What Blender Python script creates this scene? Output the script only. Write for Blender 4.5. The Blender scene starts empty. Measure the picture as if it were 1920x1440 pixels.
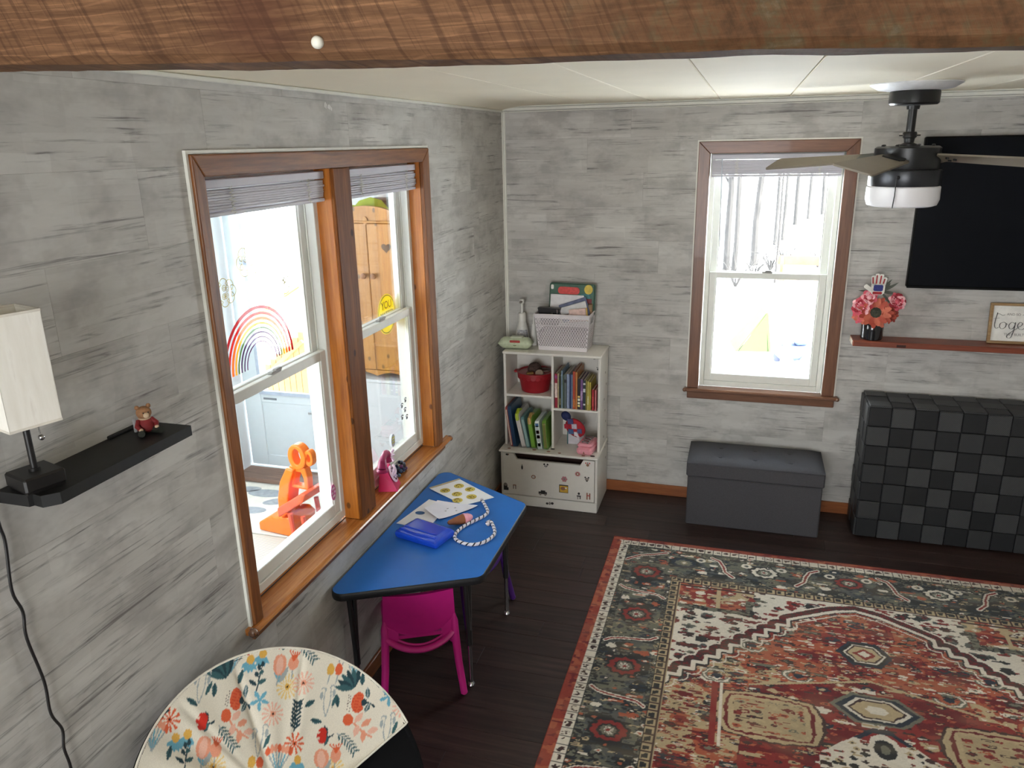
import bpy, bmesh, math, random
import numpy as np
from mathutils import Vector, Matrix
random.seed(7)
rng = np.random.default_rng(7)
PI = math.pi
scn = bpy.context.scene
COL = scn.collection

# ---------------------------------------------------------------- camera, light, exposure
cam_d = bpy.data.cameras.new('camera')
cam = bpy.data.objects.new('camera', cam_d)
COL.objects.link(cam)
scn.camera = cam
cam_d.sensor_width = 36
cam_d.lens = 27.15
cam_d.clip_start = 0.02
_r = Vector((0.958781, 0.283447, -0.019917)); _u = Vector((-0.065972, 0.290238, 0.954678)); _f = Vector((-0.276381, 0.914013, -0.296974))
_m = Matrix((_r, _u, -_f)).transposed().to_4x4()
_m.translation = Vector((1.39028, -4.51477, 2.12775))
cam.matrix_world = _m

scn.view_settings.view_transform = 'Standard'
scn.view_settings.look = 'None'
scn.view_settings.gamma = 1.0
scn.view_settings.use_curve_mapping = False
scn.view_settings.exposure = 0.36
scn.cycles.use_denoising = True
scn.cycles.transparent_max_bounces = 24
scn.cycles.diffuse_bounces = 5

world = bpy.data.worlds.new('sky'); scn.world = world
world.use_nodes = True
wn = world.node_tree.nodes; wl = world.node_tree.links
bg = wn['Background']
_tc = wn.new('ShaderNodeTexCoord'); _sx = wn.new('ShaderNodeSeparateXYZ'); _cr = wn.new('ShaderNodeValToRGB')
wl.new(_tc.outputs['Generated'], _sx.inputs[0]); wl.new(_sx.outputs['Z'], _cr.inputs['Fac']); wl.new(_cr.outputs[0], bg.inputs['Color'])
_cr.color_ramp.elements[0].position = 0.0; _cr.color_ramp.elements[0].color = (0.965, 0.98, 0.985, 1)
_cr.color_ramp.elements[1].position = 1.0; _cr.color_ramp.elements[1].color = (0.74, 0.86, 1.0, 1)
bg.inputs['Strength'].default_value = 10.0

def portal(loc, rot, sx, sy):
    l = bpy.data.lights.new('window_portal', 'AREA'); l.shape = 'RECTANGLE'; l.size = sx; l.size_y = sy
    l.cycles.is_portal = True
    o = bpy.data.objects.new('window_portal', l); o.location = loc; o.rotation_euler = rot; COL.objects.link(o)
def daylight(loc, rot, sx, sy, watts, col):
    l = bpy.data.lights.new('window_daylight', 'AREA'); l.shape = 'RECTANGLE'; l.size = sx; l.size_y = sy
    l.energy = watts; l.color = col
    o = bpy.data.objects.new('window_daylight', l); o.location = loc; o.rotation_euler = rot; COL.objects.link(o)
portal((1.525, 0.13, 1.39), (-PI/2, 0, 0), 0.62, 1.25)                # back window
portal((-2.0, -2.78, 1.4), (0, -PI/2, 0), 1.2, 2.85)                  # porch windows
portal((1.01, -7.02, 1.385), (PI/2, 0, 0), 1.78, 1.77)                     # unseen opening in the rear wall, added as fill light
portal((-1.35, -0.26, 1.15), (-PI/2, 0, 0), 0.8, 1.4)                 # porch door glass

sun_d = bpy.data.lights.new('sun', 'SUN'); sun_d.energy = 45.0; sun_d.angle = math.radians(3); sun_d.color = (1.0, .95, .88)
sun = bpy.data.objects.new('sun', sun_d); COL.objects.link(sun)
sun.rotation_euler = (-Vector((-.80, .02, -.58))).to_track_quat('Z', 'Y').to_euler()

# ---------------------------------------------------------------- helpers
def c(r, g, b):
    def f(v):
        v /= 255.0
        return v/12.92 if v <= 0.04045 else ((v+0.055)/1.055)**2.4
    return (f(r), f(g), f(b), 1.0)

class NT:
    def __init__(s, name):
        s.m = bpy.data.materials.new(name); s.m.use_nodes = True
        s.t = s.m.node_tree; s.n = s.t.nodes; s.b = s.n['Principled BSDF']; s.out = s.n['Material Output']
    def add(s, typ, **kw):
        nd = s.n.new(typ)
        for k, v in kw.items():
            if k.startswith('i_'):
                key = k[2:]; key = int(key) if key.isdigit() else key.replace('_', ' ')
                if hasattr(v, 'is_output'): s.t.links.new(v, nd.inputs[key])
                else: nd.inputs[key].default_value = v
            else: setattr(nd, k, v)
        return nd
    def lk(s, a, bsock): s.t.links.new(a, bsock)
    def ramp(s, fac, stops, interp='LINEAR'):
        nd = s.add('ShaderNodeValToRGB', i_Fac=fac); e = nd.color_ramp.elements
        nd.color_ramp.interpolation = interp
        while len(e) < len(stops): e.new(0.5)
        for k, (p, col) in enumerate(stops): e[k].position = p; e[k].color = col
        return nd.outputs[0]
    def mix(s, fac, a, b, blend='MIX'):
        nd = s.n.new('ShaderNodeMix'); nd.data_type = 'RGBA'; nd.blend_type = blend; nd.clamp_factor = True
        for sock, v in ((nd.inputs[0], fac), (nd.inputs[6], a), (nd.inputs[7], b)):
            if hasattr(v, 'is_output'): s.t.links.new(v, sock)
            else: sock.default_value = v
        return nd.outputs[2]
    def math(s, op, a, b=0.0):
        nd = s.add('ShaderNodeMath', operation=op)
        for k, v in ((0, a), (1, b)):
            if hasattr(v, 'is_output'): s.t.links.new(v, nd.inputs[k])
            else: nd.inputs[k].default_value = v
        return nd.outputs[0]
    def coords(s, scale, rand=True, src='Object'):
        tc = s.add('ShaderNodeTexCoord'); mp = s.add('ShaderNodeMapping')
        mp.inputs['Scale'].default_value = scale
        if rand:
            oi = s.add('ShaderNodeObjectInfo')
            vm = s.add('ShaderNodeVectorMath', operation='SCALE'); vm.inputs[0].default_value = (37.0, 53.0, 71.0)
            s.lk(oi.outputs['Random'], vm.inputs['Scale'])
            va = s.add('ShaderNodeVectorMath', operation='ADD')
            s.lk(tc.outputs[src], va.inputs[0]); s.lk(vm.outputs[0], va.inputs[1]); s.lk(va.outputs[0], mp.inputs['Vector'])
            s.rand = oi.outputs['Random']
        else: s.lk(tc.outputs[src], mp.inputs['Vector'])
        return mp.outputs[0]
    def noise(s, vec, scale, detail=4.0, rough=0.55, dist=0.0):
        return s.add('ShaderNodeTexNoise', i_Vector=vec, i_Scale=scale, i_Detail=detail, i_Roughness=rough, i_Distortion=dist).outputs[0]
    def bump(s, h, strength=0.2, dist=0.002):
        b = s.add('ShaderNodeBump', i_Height=h, i_Strength=strength, i_Distance=dist)
        s.lk(b.outputs[0], s.b.inputs['Normal'])
    def fin(s, col=None, rough=0.5, metal=0.0, spec=0.5, coat=0.0):
        if col is not None:
            if hasattr(col, 'is_output'): s.lk(col, s.b.inputs['Base Color'])
            else: s.b.inputs['Base Color'].default_value = col
        s.b.inputs['Roughness'].default_value = rough; s.b.inputs['Metallic'].default_value = metal
        s.b.inputs['Specular IOR Level'].default_value = spec; s.b.inputs['Coat Weight'].default_value = coat
        return s.m

_mc = {}
def plain(name, col, rough=0.5, metal=0.0, spec=0.5, coat=0.0, var=0.08, scale=30.0, bump=0.0):
    """A plain finish with slight procedural mottling."""
    if name in _mc: return _mc[name]
    t = NT(name); v = t.coords((1, 1, 1)); n = t.noise(v, scale, 3)
    dk = tuple(x*(1-var) for x in col[:3])+(1,); lt = tuple(min(1, x*(1+var)) for x in col[:3])+(1,)
    col_ = t.ramp(n, [(0.3, dk), (0.7, lt)])
    if bump: t.bump(n, bump, 0.001)
    _mc[name] = t.fin(col_, rough, metal, spec, coat)
    return _mc[name]

def wood(name, dark, mid, light, axis=0, rough=0.4, knots=False, fine=1.0, spec=0.5, coat=0.0, var=0.35, bump=0.12):
    sc = [14.0*fine]*3; sc[axis] = 0.9*fine
    t = NT(name); v = t.coords(tuple(sc)); n = t.noise(v, 2.2, 6, 0.6, 0.8); n2 = t.noise(v, 9.0, 3, 0.6)
    a = t.ramp(n, [(0.28, dark), (0.5, mid), (0.72, light)])
    a = t.mix(0.35, a, t.ramp(n2, [(0.35, dark), (0.65, light)]))
    if knots:
        sp = t.add('ShaderNodeSeparateXYZ', i_Vector=t.coords((1, 1, 1))); o_ = 'XYZ'.replace('XYZ'[axis], '')
        cbk = t.add('ShaderNodeCombineXYZ', i_X=t.math('MULTIPLY', t.math('ADD', sp.outputs[o_[0]], sp.outputs[o_[1]]), 7.0), i_Y=t.math('MULTIPLY', sp.outputs['XYZ'[axis]], 4.5))
        vo = t.add('ShaderNodeTexVoronoi', i_Vector=cbk.outputs[0], i_Scale=1.0, voronoi_dimensions='2D').outputs['Distance']
        k = t.ramp(vo, [(0.045, (1, 1, 1, 1)), (0.075, (0, 0, 0, 1))])
        a = t.mix(t.math('MULTIPLY', k, 0.8), a, tuple(x*0.28 for x in dark[:3])+(1,))
    br = t.add('ShaderNodeHueSaturation', i_Color=a)
    t.lk(t.math('ADD', t.math('MULTIPLY', t.rand, var), 1-var/2), br.inputs['Value'])
    t.bump(n2, bump, 0.001)
    return t.fin(br.outputs[0], rough, 0, spec, coat)

class MB:
    """Collects shapes into one mesh."""
    def __init__(s): s.v = []; s.f = []; s.sm = []
    def _add(s, vs, fs, smooth=False, M=None):
        o = len(s.v)
        if M is not None: vs = [tuple(M @ Vector(p)) for p in vs]
        s.v += [tuple(p) for p in vs]; s.f += [tuple(i+o for i in f) for f in fs]; s.sm += [smooth]*len(fs)
        return s
    def box(s, a, b, ch=0.0, M=None):
        x0, y0, z0 = (min(a[i], b[i]) for i in range(3)); x1, y1, z1 = (max(a[i], b[i]) for i in range(3))
        ch = min(ch, (x1-x0)*.45, (y1-y0)*.45, (z1-z0)*.45)
        if ch <= 0:
            vs = [(x, y, z) for x in (x0, x1) for y in (y0, y1) for z in (z0, z1)]
            fs = [(0, 1, 3, 2), (4, 6, 7, 5), (0, 4, 5, 1), (2, 3, 7, 6), (0, 2, 6, 4), (1, 5, 7, 3)]
            return s._add(vs, fs, False, M)
        vs = []; idx = {}
        X = (x0, x1); Y = (y0, y1); Z = (z0, z1)
        for i in (0, 1):
            for j in (0, 1):
                for k in (0, 1):
                    sg = (1-2*i, 1-2*j, 1-2*k)
                    for ax in range(3):
                        p = [X[i]+sg[0]*ch, Y[j]+sg[1]*ch, Z[k]+sg[2]*ch]
                        p[ax] = (X[i], Y[j], Z[k])[ax]
                        idx[(i, j, k, ax)] = len(vs); vs.append(tuple(p))
        fs = []
        q = ((0, 0), (1, 0), (1, 1), (0, 1))
        for e in (0, 1):
            fx = [idx[(e, a_, b_, 0)] for a_, b_ in q]; fs.append(fx if e else fx[::-1])
            fy = [idx[(a_, e, b_, 1)] for a_, b_ in q]; fs.append(fy[::-1] if e else fy)
            fz = [idx[(a_, b_, e, 2)] for a_, b_ in q]; fs.append(fz if e else fz[::-1])
        for a_ in (0, 1):
            for b_ in (0, 1):
                w = a_ ^ b_
                f = [idx[(0, a_, b_, 1)], idx[(1, a_, b_, 1)], idx[(1, a_, b_, 2)], idx[(0, a_, b_, 2)]]; fs.append(f if w else f[::-1])
                f = [idx[(a_, 0, b_, 2)], idx[(a_, 1, b_, 2)], idx[(a_, 1, b_, 0)], idx[(a_, 0, b_, 0)]]; fs.append(f if w else f[::-1])
                f = [idx[(a_, b_, 0, 0)], idx[(a_, b_, 1, 0)], idx[(a_, b_, 1, 1)], idx[(a_, b_, 0, 1)]]; fs.append(f if w else f[::-1])
        for i in (0, 1):
            for j in (0, 1):
                for k in (0, 1):
                    f = [idx[(i, j, k, 0)], idx[(i, j, k, 1)], idx[(i, j, k, 2)]]; fs.append(f if (i+j+k) % 2 else f[::-1])
        return s._add(vs, fs, False, M)
    def lathe(s, prof, n=24, M=None, smooth=True, sx=1.0, sy=1.0):
        vs = []; fs = []
        for r, z in prof:
            for k in range(n):
                a = 2*PI*k/n; vs.append((r*math.cos(a)*sx, r*math.sin(a)*sy, z))
        for i in range(len(prof)-1):
            for k in range(n):
                k2 = (k+1) % n; fs.append((i*n+k, i*n+k2, (i+1)*n+k2, (i+1)*n+k))
        if prof[0][0] > 1e-6: fs.append(tuple(range(n-1, -1, -1)))
        if prof[-1][0] > 1e-6: fs.append(tuple((len(prof)-1)*n+k for k in range(n)))
        return s._add(vs, fs, smooth, M)
    def cyl(s, p, q, r, r2=None, n=12, smooth=True):
        p = Vector(p); q = Vector(q); d = q-p; L = d.length
        M = Matrix.Translation(p) @ d.to_track_quat('Z', 'Y').to_matrix().to_4x4()
        return s.lathe([(r, 0), (r if r2 is None else r2, L)], n, M, smooth)
    def tube(s, pts, r, n=8, closed=False, flat=1.0):
        pts = [Vector(p) for p in pts]; N = len(pts); vs = []; fs = []
        up = None
        for i, p in enumerate(pts):
            a = pts[i-1] if (i > 0 or closed) else p; b = pts[(i+1) % N] if (i < N-1 or closed) else p
            d = (b-a); d = d.normalized() if d.length > 1e-9 else Vector((0, 0, 1))
            if up is None:
                up = Vector((0, 0, 1)) if abs(d.z) < .9 else Vector((1, 0, 0))
            sx = d.cross(up).normalized(); up = sx.cross(d).normalized()
            rr = r[i] if isinstance(r, (list, tuple)) else r
            for k in range(n):
                t = 2*PI*k/n; vs.append(p+sx*(rr*math.cos(t))+up*(rr*flat*math.sin(t)))
        for i in range(N if closed else N-1):
            j = (i+1) % N
            for k in range(n):
                k2 = (k+1) % n; fs.append((i*n+k, i*n+k2, j*n+k2, j*n+k))
        if not closed: fs.append(tuple(range(n-1, -1, -1))); fs.append(tuple((N-1)*n+k for k in range(n)))
        return s._add(vs, fs, True)
    def prism(s, poly, z0, z1, M=None, smooth=False):
        """poly: ccw 2d outline extruded z0..z1"""
        n = len(poly); vs = [(x, y, z0) for x, y in poly]+[(x, y, z1) for x, y in poly]
        fs = [tuple(range(n-1, -1, -1)), tuple(range(n, 2*n))]+[(i, (i+1) % n, n+(i+1) % n, n+i) for i in range(n)]
        return s._add(vs, fs, smooth, M)
    def ring(s, outer, inner, z0, z1, M=None):
        """two outlines with the same count -> a plate with a hole"""
        n = len(outer); vs = []
        for z in (z0, z1):
            vs += [(x, y, z) for x, y in outer]; vs += [(x, y, z) for x, y in inner]
        fs = []
        for i in range(n):
            j = (i+1) % n
            fs += [(i, n+i, n+j, j), (2*n+i, 2*n+j, 3*n+j, 3*n+i), (i, j, 2*n+j, 2*n+i), (n+i, 3*n+i, 3*n+j, n+j)]
        return s._add(vs, fs, False, M)
    def ball(s, ctr, r, n=12, m=8, sc=(1, 1, 1), M=None):
        prof = [(max(0, math.sin(PI*i/m)), -math.cos(PI*i/m)) for i in range(m+1)]
        T = Matrix.Translation(Vector(ctr)) @ (M or Matrix()) @ Matrix.Diagonal((r*sc[0], r*sc[1], r*sc[2], 1))
        prof[0] = (1e-4, -1); prof[-1] = (1e-4, 1)
        return s.lathe(prof, n, T, True)
    def grid(s, fn, nu, nv, smooth=True, closeu=False):
        vs = [fn(i/(nu if closeu else nu-1), j/(nv-1)) for j in range(nv) for i in range(nu)]; fs = []
        for j in range(nv-1):
            for i in range(nu if closeu else nu-1):
                i2 = (i+1) % nu; fs.append((j*nu+i, j*nu+i2, (j+1)*nu+i2, (j+1)*nu+i))
        return s._add(vs, fs, smooth)
    def mesh(s, name):
        me = bpy.data.meshes.new(name); me.from_pydata(s.v, [], s.f)
        if any(s.sm):
            me.polygons.foreach_set('use_smooth', s.sm); me.set_sharp_from_angle(angle=math.radians(40))
        if len(s.f) < 20000:
            bm = bmesh.new(); bm.from_mesh(me); bmesh.ops.recalc_face_normals(bm, faces=bm.faces); bm.to_mesh(me); bm.free()
        me.update(); return me

def ob(name, mb, mat=None, parent=None, loc=None, rot=None):
    me = mb.mesh(name) if isinstance(mb, MB) else mb
    o = bpy.data.objects.new(name, me); COL.objects.link(o)
    if mat is not None and not me.materials: me.materials.append(mat)
    if parent is not None: o.parent = parent
    if loc is not None: o.location = loc
    if rot is not None: o.rotation_euler = rot
    return o
def tag(o, label, cat, group=None, kind=None):
    o['label'] = label; o['category'] = cat
    if group: o['group'] = group
    if kind: o['kind'] = kind
    return o
def thing(name, label, cat, loc=(0, 0, 0), rot=(0, 0, 0), group=None, kind=None):
    o = bpy.data.objects.new(name, None); o.empty_display_size = .05; COL.objects.link(o)
    o.location = loc; o.rotation_euler = rot
    return tag(o, label, cat, group, kind)
def smoothed(o, lv=2):
    m = o.modifiers.new('sub', 'SUBSURF'); m.levels = lv; m.render_levels = lv
    o.data.polygons.foreach_set('use_smooth', [True]*len(o.data.polygons)); return o
def circ(r, n=24, cx=0, cy=0, a0=0, sx=1, sy=1): return [(cx+r*sx*math.cos(a0+2*PI*k/n), cy+r*sy*math.sin(a0+2*PI*k/n)) for k in range(n)]
def rrect(x0, y0, x1, y1, r, n=5):
    P = []
    for cx, cy, a in ((x1-r, y1-r, 0), (x0+r, y1-r, PI/2), (x0+r, y0+r, PI), (x1-r, y0+r, 1.5*PI)):
        P += [(cx+r*math.cos(a+PI/2*k/n), cy+r*math.sin(a+PI/2*k/n)) for k in range(n+1)]
    return P
def roundpoly(pts, r, n=6):
    """rounds the corners of a convex 2d outline"""
    out = []; N = len(pts)
    for i in range(N):
        p = Vector(pts[i]); a = (Vector(pts[i-1])-p).normalized(); b = (Vector(pts[(i+1) % N])-p).normalized()
        ang = a.angle(b); t = r/math.tan(ang/2); A = p+a*t; B = p+b*t; ctr = p+(a+b).normalized()*(r/math.sin(ang/2))
        va = A-ctr; vb = B-ctr; tot = va.angle_signed(vb)
        for k in range(n+1):
            th = -tot*k/n; out.append((ctr.x+va.x*math.cos(th)-va.y*math.sin(th), ctr.y+va.x*math.sin(th)+va.y*math.cos(th)))
    return out
RX = lambda a: Matrix.Rotation(a, 4, 'X'); RY = lambda a: Matrix.Rotation(a, 4, 'Y'); RZ = lambda a: Matrix.Rotation(a, 4, 'Z')
TR = lambda *p: Matrix.Translation(Vector(p))
# ---------------------------------------------------------------- setting: materials
def wall_plank_mat():
    t = NT('grey_washed_plank')
    w = t.coords((1.0, 1.0, 1.0)); sp = t.add('ShaderNodeSeparateXYZ', i_Vector=w); cb = t.add('ShaderNodeCombineXYZ', i_X=sp.outputs['X'], i_Y=sp.outputs['Z'])
    wob_ = t.noise(t.coords((3.0, 1, 3.0)), 2.0, 3); 
    va = t.add('ShaderNodeVectorMath', operation='ADD'); t.lk(cb.outputs[0], va.inputs[0]); sc = t.add('ShaderNodeVectorMath', operation='SCALE'); sc.inputs[0].default_value = (.05, .012, 0); t.lk(wob_, sc.inputs['Scale']); t.lk(sc.outputs[0], va.inputs[1])
    def patch(bw, rh, c1, c2, off):
        b = t.add('ShaderNodeTexBrick', i_Vector=va.outputs[0]); b.offset = off; b.inputs['Scale'].default_value = 1.0; b.inputs['Mortar Size'].default_value = 0.0; b.inputs['Brick Width'].default_value = bw; b.inputs['Row Height'].default_value = rh
        b.inputs['Color1'].default_value = c1; b.inputs['Color2'].default_value = c2; b.inputs['Bias'].default_value = 0.0; return b.outputs['Color']
    n = t.noise(t.coords((1.6, 1.0, 7.0)), 2.4, 6, 0.62, 0.8)
    st = t.noise(t.coords((2.4, 1.0, 58.0)), 1.3, 6, 0.68, 0.6); bl = t.noise(t.coords((1.3, 1.0, 2.6)), 2.6, 4, 0.6)
    cl = t.noise(t.coords((2.2, 1.0, 3.4)), 2.2, 4, 0.65)
    a = t.ramp(n, [(0.22, c(160, 157, 152)), (0.48, c(188, 186, 181)), (0.75, c(205, 203, 198))])
    a = t.mix(.30, a, patch(.47, .062, c(172, 169, 164), c(212, 210, 205), .37))
    a = t.mix(.22, a, patch(.29, .095, c(164, 160, 156), c(214, 212, 208), .61))
    a = t.mix(t.math('MULTIPLY', t.ramp(cl, [(0.36, (1, 1, 1, 1)), (0.52, (0, 0, 0, 1))]), 0.42), a, c(134, 130, 126))
    dash = t.math('MULTIPLY', t.ramp(st, [(0.53, (0, 0, 0, 1)), (0.67, (1, 1, 1, 1))]), t.ramp(bl, [(0.45, (0, 0, 0, 1)), (0.56, (1, 1, 1, 1))]))
    a = t.mix(t.math('MULTIPLY', dash, .85), a, c(102, 98, 96))
    h = t.add('ShaderNodeHueSaturation', i_Color=a)
    t.lk(t.math('ADD', t.math('MULTIPLY', t.rand, 0.07), 0.985), h.inputs['Value'])
    t.bump(st, 0.08, 0.001)
    return t.fin(h.outputs[0], 0.62, 0, 0.3)
def floor_mat():
    t = NT('dark_laminate_plank')
    v = t.coords((1.2, 22.0, 1.0)); n = t.noise(v, 2.0, 6, 0.6, 0.7)
    a = t.ramp(n, [(0.25, c(34, 24, 22)), (0.55, c(56, 41, 37)), (0.8, c(76, 57, 51))])
    h = t.add('ShaderNodeHueSaturation', i_Color=a)
    t.lk(t.math('ADD', t.math('MULTIPLY', t.rand, 0.3), 0.85), h.inputs['Value'])
    t.bump(n, 0.1, 0.001)
    return t.fin(h.outputs[0], 0.42, 0, 0.4)
def beam_mat():
    t = NT('rough_sawn_timber')
    tc = t.coords((1.0, 1.0, 1.0), rand=False)
    g = t.noise(t.coords((5.0, 10.0, 34.0), False), 1.0, 5, 0.6, 2.0)
    w = t.add('ShaderNodeTexWave', i_Vector=t.coords((1.2, 1.0, 9.0), False), i_Scale=3.4, i_Distortion=9.0, i_Detail=4.0, i_Detail_Scale=1.6, bands_direction='Z').outputs[1]
    rm0 = t.add('ShaderNodeMapping', i_Vector=tc, i_Rotation=(0, math.radians(26), 0)); rm = t.add('ShaderNodeMapping', i_Vector=rm0.outputs[0], i_Scale=(150.0, 1, 6.0))
    saw = t.noise(rm.outputs[0], 1.0, 4, 0.65)
    a = t.ramp(g, [(0.25, c(74, 50, 33)), (0.5, c(106, 75, 51)), (0.75, c(138, 102, 72))])
    a = t.mix(t.math('MULTIPLY', t.ramp(w, [(0.88, (0, 0, 0, 1)), (0.99, (1, 1, 1, 1))]), 0.45), a, c(160, 118, 86))
    fg_ = t.noise(t.coords((9.0, 12.0, 150.0), False), 1.0, 4, 0.65, 1.2)
    a = t.mix(.4, a, t.ramp(fg_, [(.35, c(66, 44, 30)), (.55, c(108, 77, 53)), (.7, c(156, 116, 82))]))
    a = t.mix(t.math('MULTIPLY', t.ramp(saw, [(0.50, (0, 0, 0, 1)), (0.60, (1, 1, 1, 1))]), 0.55), a, c(66, 43, 29))
    # weathered darker, greener stretch towards the right hand end and the knot
    pos = t.add('ShaderNodeSeparateXYZ', i_Vector=tc)
    rr = t.math('MULTIPLY', t.math('SUBTRACT', pos.outputs['X'], 1.20), 6.0)
    cl = t.add('ShaderNodeClamp', i_Value=rr).outputs[0]
    st = t.ramp(t.noise(tc, 42.0, 5, 0.7), [(0.35, c(56, 38, 20)), (0.5, c(84, 55, 32)), (0.62, c(76, 66, 44)), (0.75, c(98, 92, 78))])
    a = t.mix(t.math('MULTIPLY', cl, 0.75), a, st)
    kn = t.add('ShaderNodeVectorMath', operation='DISTANCE'); t.lk(tc, kn.inputs[0]); kn.inputs[1].default_value = (0.985, -3.9, 2.235)
    kk = t.add('ShaderNodeMath', operation='ADD'); t.lk(kn.outputs['Value'], kk.inputs[0]); t.lk(t.math('MULTIPLY', g, 0.05), kk.inputs[1])
    a = t.mix(t.math('MULTIPLY', t.ramp(kk.outputs[0], [(0.035, (1, 1, 1, 1)), (0.085, (0, 0, 0, 1))]), 0.65), a, c(74, 42, 30))
    t.bump(t.math('ADD', t.math('MULTIPLY', saw, 0.7), g), 0.5, 0.003)
    return t.fin(a, 0.75, 0, 0.2)
WALLM = wall_plank_mat(); FLOORM = floor_mat()
WHITE = plain('white_trim_paint', c(226, 225, 216), .45, var=.03)
BACKER = plain('dark_backer', c(120, 118, 115), .9)
CEILM = plain('ceiling_panel', c(247, 238, 216), .7, var=.025, scale=3)
VINYL = plain('white_vinyl', c(232, 233, 226), .4, var=.02)
CASE = [wood('stained_casing_%d' % a, c(92, 52, 23), c(124, 74, 35), c(152, 97, 50), a, .42, coat=.05, var=.1, spec=.35) for a in range(3)]
PINE = [wood('amber_pine_%d' % a, c(150, 82, 22), c(184, 108, 34), c(206, 134, 54), a, .34, knots=True, fine=.8, coat=.15, var=.1) for a in range(3)]
SILLM = wood('varnished_sill', c(138, 78, 28), c(180, 110, 48), c(206, 140, 76), 1, .22, coat=.4, var=.1)
BROWN = [wood('brown_casing_%d' % a, c(96, 60, 41), c(115, 74, 51), c(133, 90, 64), a, .35, coat=.1, var=.1) for a in range(3)]
BASEM = wood('baseboard_wood', c(120, 66, 32), c(146, 84, 44), c(166, 100, 56), 0, .35)
def glass_mat(name, tint=(1, 1, 1, 1), refl=0.05):
    t = NT(name); tr = t.add('ShaderNodeBsdfTransparent'); tr.inputs['Color'].default_value = tint
    gl = t.add('ShaderNodeBsdfGlossy'); gl.inputs['Roughness'].default_value = 0.02
    lw = t.add('ShaderNodeLayerWeight'); lw.inputs['Blend'].default_value = 0.12
    mx = t.add('ShaderNodeMixShader'); t.lk(t.math('MULTIPLY', lw.outputs['Fresnel'], 0.5), mx.inputs[0]); t.lk(tr.outputs[0], mx.inputs[1]); t.lk(gl.outputs[0], mx.inputs[2])
    t.lk(mx.outputs[0], t.out.inputs['Surface']); return t.m
GLASS = glass_mat('window_glass', (.96, .975, .97, 1))
BLACKM = plain('black_metal', c(26, 26, 27), .35, spec=.5, var=.15)
CHROME = plain('chrome', c(205, 205, 208), .15, metal=1, var=.05)
BLINDM = plain('blind_vinyl', c(206, 204, 212), .5, var=.02)

# ---------------------------------------------------------------- setting: walls, floor, ceiling
H = 2.334
def planked(wall, rows_z, span, openings, place, minlen=.95, seed=3):
    """planks laid in staggered rows; openings are (a0, a1, z0, z1)"""
    rg = random.Random(seed)
    for z0, z1 in rows_z:
        x = span[0]-rg.random()*.9
        while x < span[1]:
            L = 1.18 if rg.random() < .7 else 0.8
            a, b = max(x, span[0]), min(x+L, span[1]); x += L
            if b-a < .03: continue
            pcs = [(a, b, z0, z1)]
            for o0, o1, p0, p1 in openings:
                nw = []
                for (s0, s1, t0, t1) in pcs:
                    if s1 <= o0 or s0 >= o1 or t1 <= p0 or t0 >= p1: nw.append((s0, s1, t0, t1)); continue
                    if s0 < o0: nw.append((s0, o0, t0, t1))
                    if s1 > o1: nw.append((o1, s1, t0, t1))
                    m0, m1 = max(s0, o0), min(s1, o1)
                    if t0 < p0: nw.append((m0, m1, t0, p0))
                    if t1 > p1: nw.append((m0, m1, p1, t1))
                pcs = nw
            for (s0, s1, t0, t1) in pcs:
                if s1-s0 < .012 or t1-t0 < .008: continue
                g = .0003
                o = ob('plank', MB().box((0, 0, 0), (s1-s0-g, .008, t1-t0-g), .0004), WALLM, wall)
                place(o, s0, t0)
def rows(h0=.004, step=.19, top=H-.0):
    z = h0; R = []
    while z < top-.01: R.append((z, min(z+step, top))); z += step
    return R
def holes(mb, fn, a0, a1, z0, z1, ops):
    """wall slab boxes around openings; fn(a,b,z0,z1) adds a box"""
    ops = sorted(ops); x = a0
    for o0, o1, p0, p1 in ops:
        fn(x, o0, z0, z1); fn(o0, o1, z0, p0); fn(o0, o1, p1, z1); x = o1
    fn(x, a1, z0, z1)
OPL = (-2.735, -1.255, .70, 2.075); OPB = (1.18, 1.87, .70, 2.06)
RW = 4.40; YR = -7.0
m = MB(); holes(m, lambda a, b, p, q: m.box((-.14, a, p), (-.008, b, q)), YR, .12, -.1, H+.1, [OPL])
wall_left = tag(ob('wall_left', m, BACKER), 'grey wood plank wall on the left with the double window', 'wall', kind='structure')
def pl_left(o, s, z): o.location = (0, s, z); o.rotation_euler = (0, 0, PI/2)
planked(wall_left, rows(.0, .19), (-4.6, 0), [OPL], pl_left, seed=5)
m = MB(); holes(m, lambda a, b, p, q: m.box((a, .008, p), (b, .12, q)), -.008, RW+.12, -.1, H+.1, [OPB])
wall_back = tag(ob('wall_back', m, BACKER), 'pale grey wood plank back wall with the single window', 'wall', kind='structure')
def pl_back(o, s, z): o.location = (s, 0, z)
planked(wall_back, rows(.06, .19), (0, RW), [OPB], pl_back, seed=11)
PLAINW = plain('plain_wall_paint', c(196, 194, 188), .7, var=.02)
m = MB().box((RW, YR, -.1), (RW+.12, -.009, H+.1))
tag(ob('wall_right', m, PLAINW), 'plain painted right wall of the room, outside the frame', 'wall', kind='structure')
m = MB(); holes(m, lambda a, b, p, q: m.box((a, YR-.12, p), (b, YR, q)), -.14, RW+.12, -.1, H+.1, [(.12, 1.9, .50, 2.27)])  # unseen window opening, added and sized to light the room from behind
tag(ob('wall_rear', m, PLAINW), 'plain painted wall behind the viewer, outside the frame', 'wall', kind='structure')

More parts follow.
